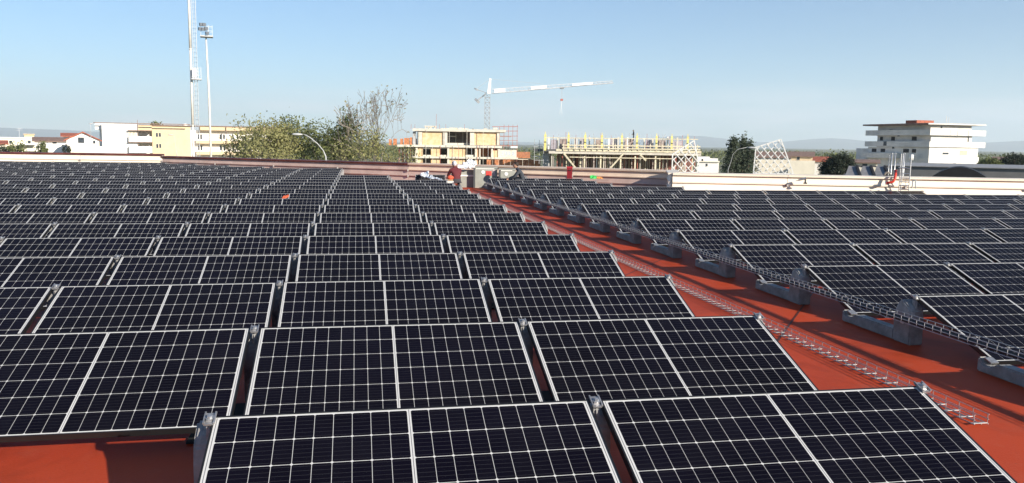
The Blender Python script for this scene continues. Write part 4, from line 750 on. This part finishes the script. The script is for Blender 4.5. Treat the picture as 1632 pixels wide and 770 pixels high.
# ------------------------------------------------------------------ people
SKIN = M('skin', (.46, .27, .19), .6, .08, 8)
def person(label, x, d, face, jacket, trousers, hair, hood=None, base=ROOF, pose='crouch'):
    p = at(x, 260, d); r = thing('person', label, 'person', (p.x, p.y, base), -YAW + face)      # local +x = facing direction
    if pose == 'crouch':
        J = dict(pel=(0, 0, .34), spi=(.08, 0, .52), che=(.2, 0, .68), nek=(.27, 0, .80), hed=(.30, 0, .86), lk=(.38, .14, .40), la=(.12, .15, .09), lt=(.30, .16, .04), rk=(.40, -.14, .44), ra=(.14, -.15, .09), rt=(.32, -.16, .04), ls=(.2, .19, .72), le=(.36, .24, .50), lw=(.56, .12, .42), rs=(.2, -.19, .72), re=(.38, -.24, .50), rw=(.58, -.1, .44), lh=(.04, .1, .33), rh=(.04, -.1, .33))
    else:
        J = dict(pel=(0, 0, .92), spi=(.01, 0, 1.1), che=(.02, 0, 1.32), nek=(.03, 0, 1.48), hed=(.05, 0, 1.56), lk=(.03, .11, .5), la=(0, .12, .09), lt=(.14, .13, .04), rk=(.03, -.11, .5), ra=(0, -.12, .09), rt=(.14, -.13, .04), ls=(.02, .2, 1.42), le=(.05, .27, 1.15), lw=(.22, .22, 1.0), rs=(.02, -.2, 1.42), re=(.05, -.27, 1.15), rw=(.22, -.22, 1.0), lh=(0, .1, .9), rh=(0, -.1, .9))
    Rr = dict(pel=.15, spi=.14, che=.16, nek=.062, hed=.06, lk=.075, la=.05, lt=.04, rk=.075, ra=.05, rt=.04, ls=.075, le=.052, lw=.036, rs=.075, re=.052, rw=.036, lh=.1, rh=.1)
    E = [('pel', 'spi'), ('spi', 'che'), ('che', 'nek'), ('nek', 'hed'), ('pel', 'lh'), ('lh', 'lk'), ('lk', 'la'), ('la', 'lt'), ('pel', 'rh'), ('rh', 'rk'), ('rk', 'ra'), ('ra', 'rt'), ('che', 'ls'), ('ls', 'le'), ('le', 'lw'), ('che', 'rs'), ('rs', 're'), ('re', 'rw')]
    ks = list(J); me = D.meshes.new('body'); me.from_pydata([J[k] for k in ks], [(ks.index(a), ks.index(c)) for a, c in E], []); o = put('body', me, r)
    sk = o.modifiers.new('skin', 'SKIN'); sk.use_smooth_shade = True
    for i, k in enumerate(ks): v = me.skin_vertices[0].data[i]; v.radius = (Rr[k], Rr[k] * (.8 if k in ('pel', 'spi', 'che') else 1)); v.use_root = k == 'pel'
    o.modifiers.new('sub', 'SUBSURF').render_levels = 2
    m = D.materials.new('clothes'); m.use_nodes = True; t = m.node_tree; pb = t.nodes['Principled BSDF']; pb.inputs['Roughness'].default_value = .85
    tx = t.nodes.new('ShaderNodeTexCoord'); sxx = t.nodes.new('ShaderNodeSeparateXYZ'); t.links.new(tx.outputs['Object'], sxx.inputs[0]); gt = t.nodes.new('ShaderNodeMath'); gt.operation = 'GREATER_THAN'; gt.inputs[1].default_value = J['pel'][2] + .06; t.links.new(sxx.outputs[2], gt.inputs[0])
    mm = t.nodes.new('ShaderNodeMix'); mm.data_type = 'RGBA'; mm.inputs[6].default_value = (*trousers, 1); mm.inputs[7].default_value = (*jacket, 1); t.links.new(gt.outputs[0], mm.inputs[0]); t.links.new(mm.outputs[2], pb.inputs['Base Color']); me.materials.append(m)
    h = Vector(J['hed']) + Vector((.035, 0, .075)); hb = MB().ell(h, (.098, .076, .115), 14, 10); hb.ell(h + Vector((.1, 0, -.01)), (.02, .014, .022), 6, 5)
    for sg in (-1, 1): hb.ell(h + Vector((0, .076 * sg, -.005)), (.02, .01, .03), 6, 5)
    hd = hb.build('head', SKIN, r, True)
    eb = MB()
    for sg in (-1, 1): eb.ell(h + Vector((.086, .03 * sg, .015)), (.012, .013, .008), 6, 5)
    eb.build('eyes', DARK, hd); MB().ell(h + Vector((.09, 0, -.05)), (.01, .024, .007), 8, 5).build('mouth', M('lips', (.32, .12, .1), .6), hd)
    MB().ell(h + Vector((-.022, 0, .03)), (.102, .084, .105), 14, 10).build('hood' if hood else 'hair', M('hood_cloth', hood, .8) if hood else M('dark_hair', hair, .7), r, True)
    for s_, wj_, ej in ((1, 'lw', 'le'), (-1, 'rw', 're')):
        wv = Vector(J[wj_]); dv = (wv - Vector(J[ej])).normalized(); c = wv + dv * .07; hm = MB().ell(c, (.05, .022, .042), 10, 7); side = dv.cross(Vector((0, 0, 1))).normalized()
        for k, (o2, l2) in enumerate(((-.03, .055), (-.01, .066), (.01, .062), (.03, .048))): a = c + dv * .04 + side * o2; hm.tube([a, a + dv * l2 * .55 - Vector((0, 0, .008)), a + dv * l2 * .8 - Vector((0, 0, .035))], [.009, .008, .006], 6)
        a = c - side * s_ * .03; hm.tube([a, a + dv * .03 - side * s_ * .03, a + dv * .055 - side * s_ * .025 - Vector((0, 0, .02))], [.011, .009, .007], 6); hm.build('hand', SKIN, r, True)
    for s_, aj, tj in ((1, 'la', 'lt'), (-1, 'ra', 'rt')):
        a, tt = Vector(J[aj]), Vector(J[tj]); MB().ell((a + tt) / 2 - Vector((.0, 0, .02)), (.15, .052, .05), 12, 8).build('shoe', DARK, r, True)
    return r
person('man in a dark jacket crouching and leaning left beside the crates', 836, 31.2, math.pi, (.035, .042, .055), (.03, .03, .035), (.03, .02, .015))
person('worker in a pale grey hood and dark red vest crouching at the aisle end', 729, 31.0, math.radians(115), (.10, .014, .02), (.04, .04, .05), (.1, .1, .1), hood=(.52, .54, .60))
person('dark clad worker standing on the far formwork deck between yellow column forms', 1008.5, 133, math.pi, (.02, .02, .022), (.03, .03, .035), (.02, .02, .02), base=zat(1008, 224.5, 133), pose='stand')
# ------------------------------------------------------------------ far town and hills, haze
def hills():
    vs = []; fs = []; n = 240; D0 = 15000
    rr = random.Random(5); ph = [(rr.uniform(0, 6.28), k) for k in (3, 5, 9, 14, 23, 37)]
    for i in range(n + 1):
        a = -math.pi * .75 + 1.5 * math.pi * i / n
        h = 70 + sum(math.sin(a * k + p) * 90 / k ** .6 for p, k in ph)
        for x0, wd, hh in ((-.30, .06, 170), (-.22, .05, 130), (.20, .07, 150), (.36, .05, 120), (.62, .1, 150), (.85, .12, 120)): h += hh * math.exp(-((a - YAW - x0 + .0) / wd) ** 2) * .8
        h = max(h, 10) * 1.2
        for r_, z in ((D0, -20), (D0 + 900, h * .55), (D0 + 1800, h), (D0 + 4000, -20)): vs.append((math.sin(a) * r_, math.cos(a) * r_, z))
    for i in range(n):
        for j in range(3): q = i * 4 + j; fs.append((q, q + 4, q + 5, q + 1))
    return struct(MB().add(vs, fs).build('hills', M('hill_scrub', (.06, .075, .06), .95, .3, .002), None, True))
hills()
c = []
for k in range(420):
    a = YAW + rng.uniform(-.75, .75); r_ = rng.uniform(420, 1100); c.append((math.sin(a) * r_, math.cos(a) * r_, rng.uniform(1, 4.5)))
o = leaves(c, [7, 7, 1.6], 42000, 1.1, 'distant_trees', LF_GREEN, None); stuff(o); tag(o, 'far belt of green trees along the horizon behind the houses', 'trees')
b = MB(); b.box(-20500, 20500, -4000, 20500, -30, 900)
hz = stuff(b.build('haze', D.materials.new('haze_air'))); hm = D.materials['haze_air']; hm.use_nodes = True; t = hm.node_tree; t.nodes.clear(); vo = t.nodes.new('ShaderNodeVolumePrincipled'); vo.inputs['Density'].default_value = 9e-5; vo.inputs['Color'].default_value = (.80, .91, 1, 1); vo.inputs['Anisotropy'].default_value = .1
oo = t.nodes.new('ShaderNodeOutputMaterial'); t.links.new(vo.outputs[0], oo.inputs['Volume']); tag(hz, 'pale thin haze in the air over the far hills', 'haze')
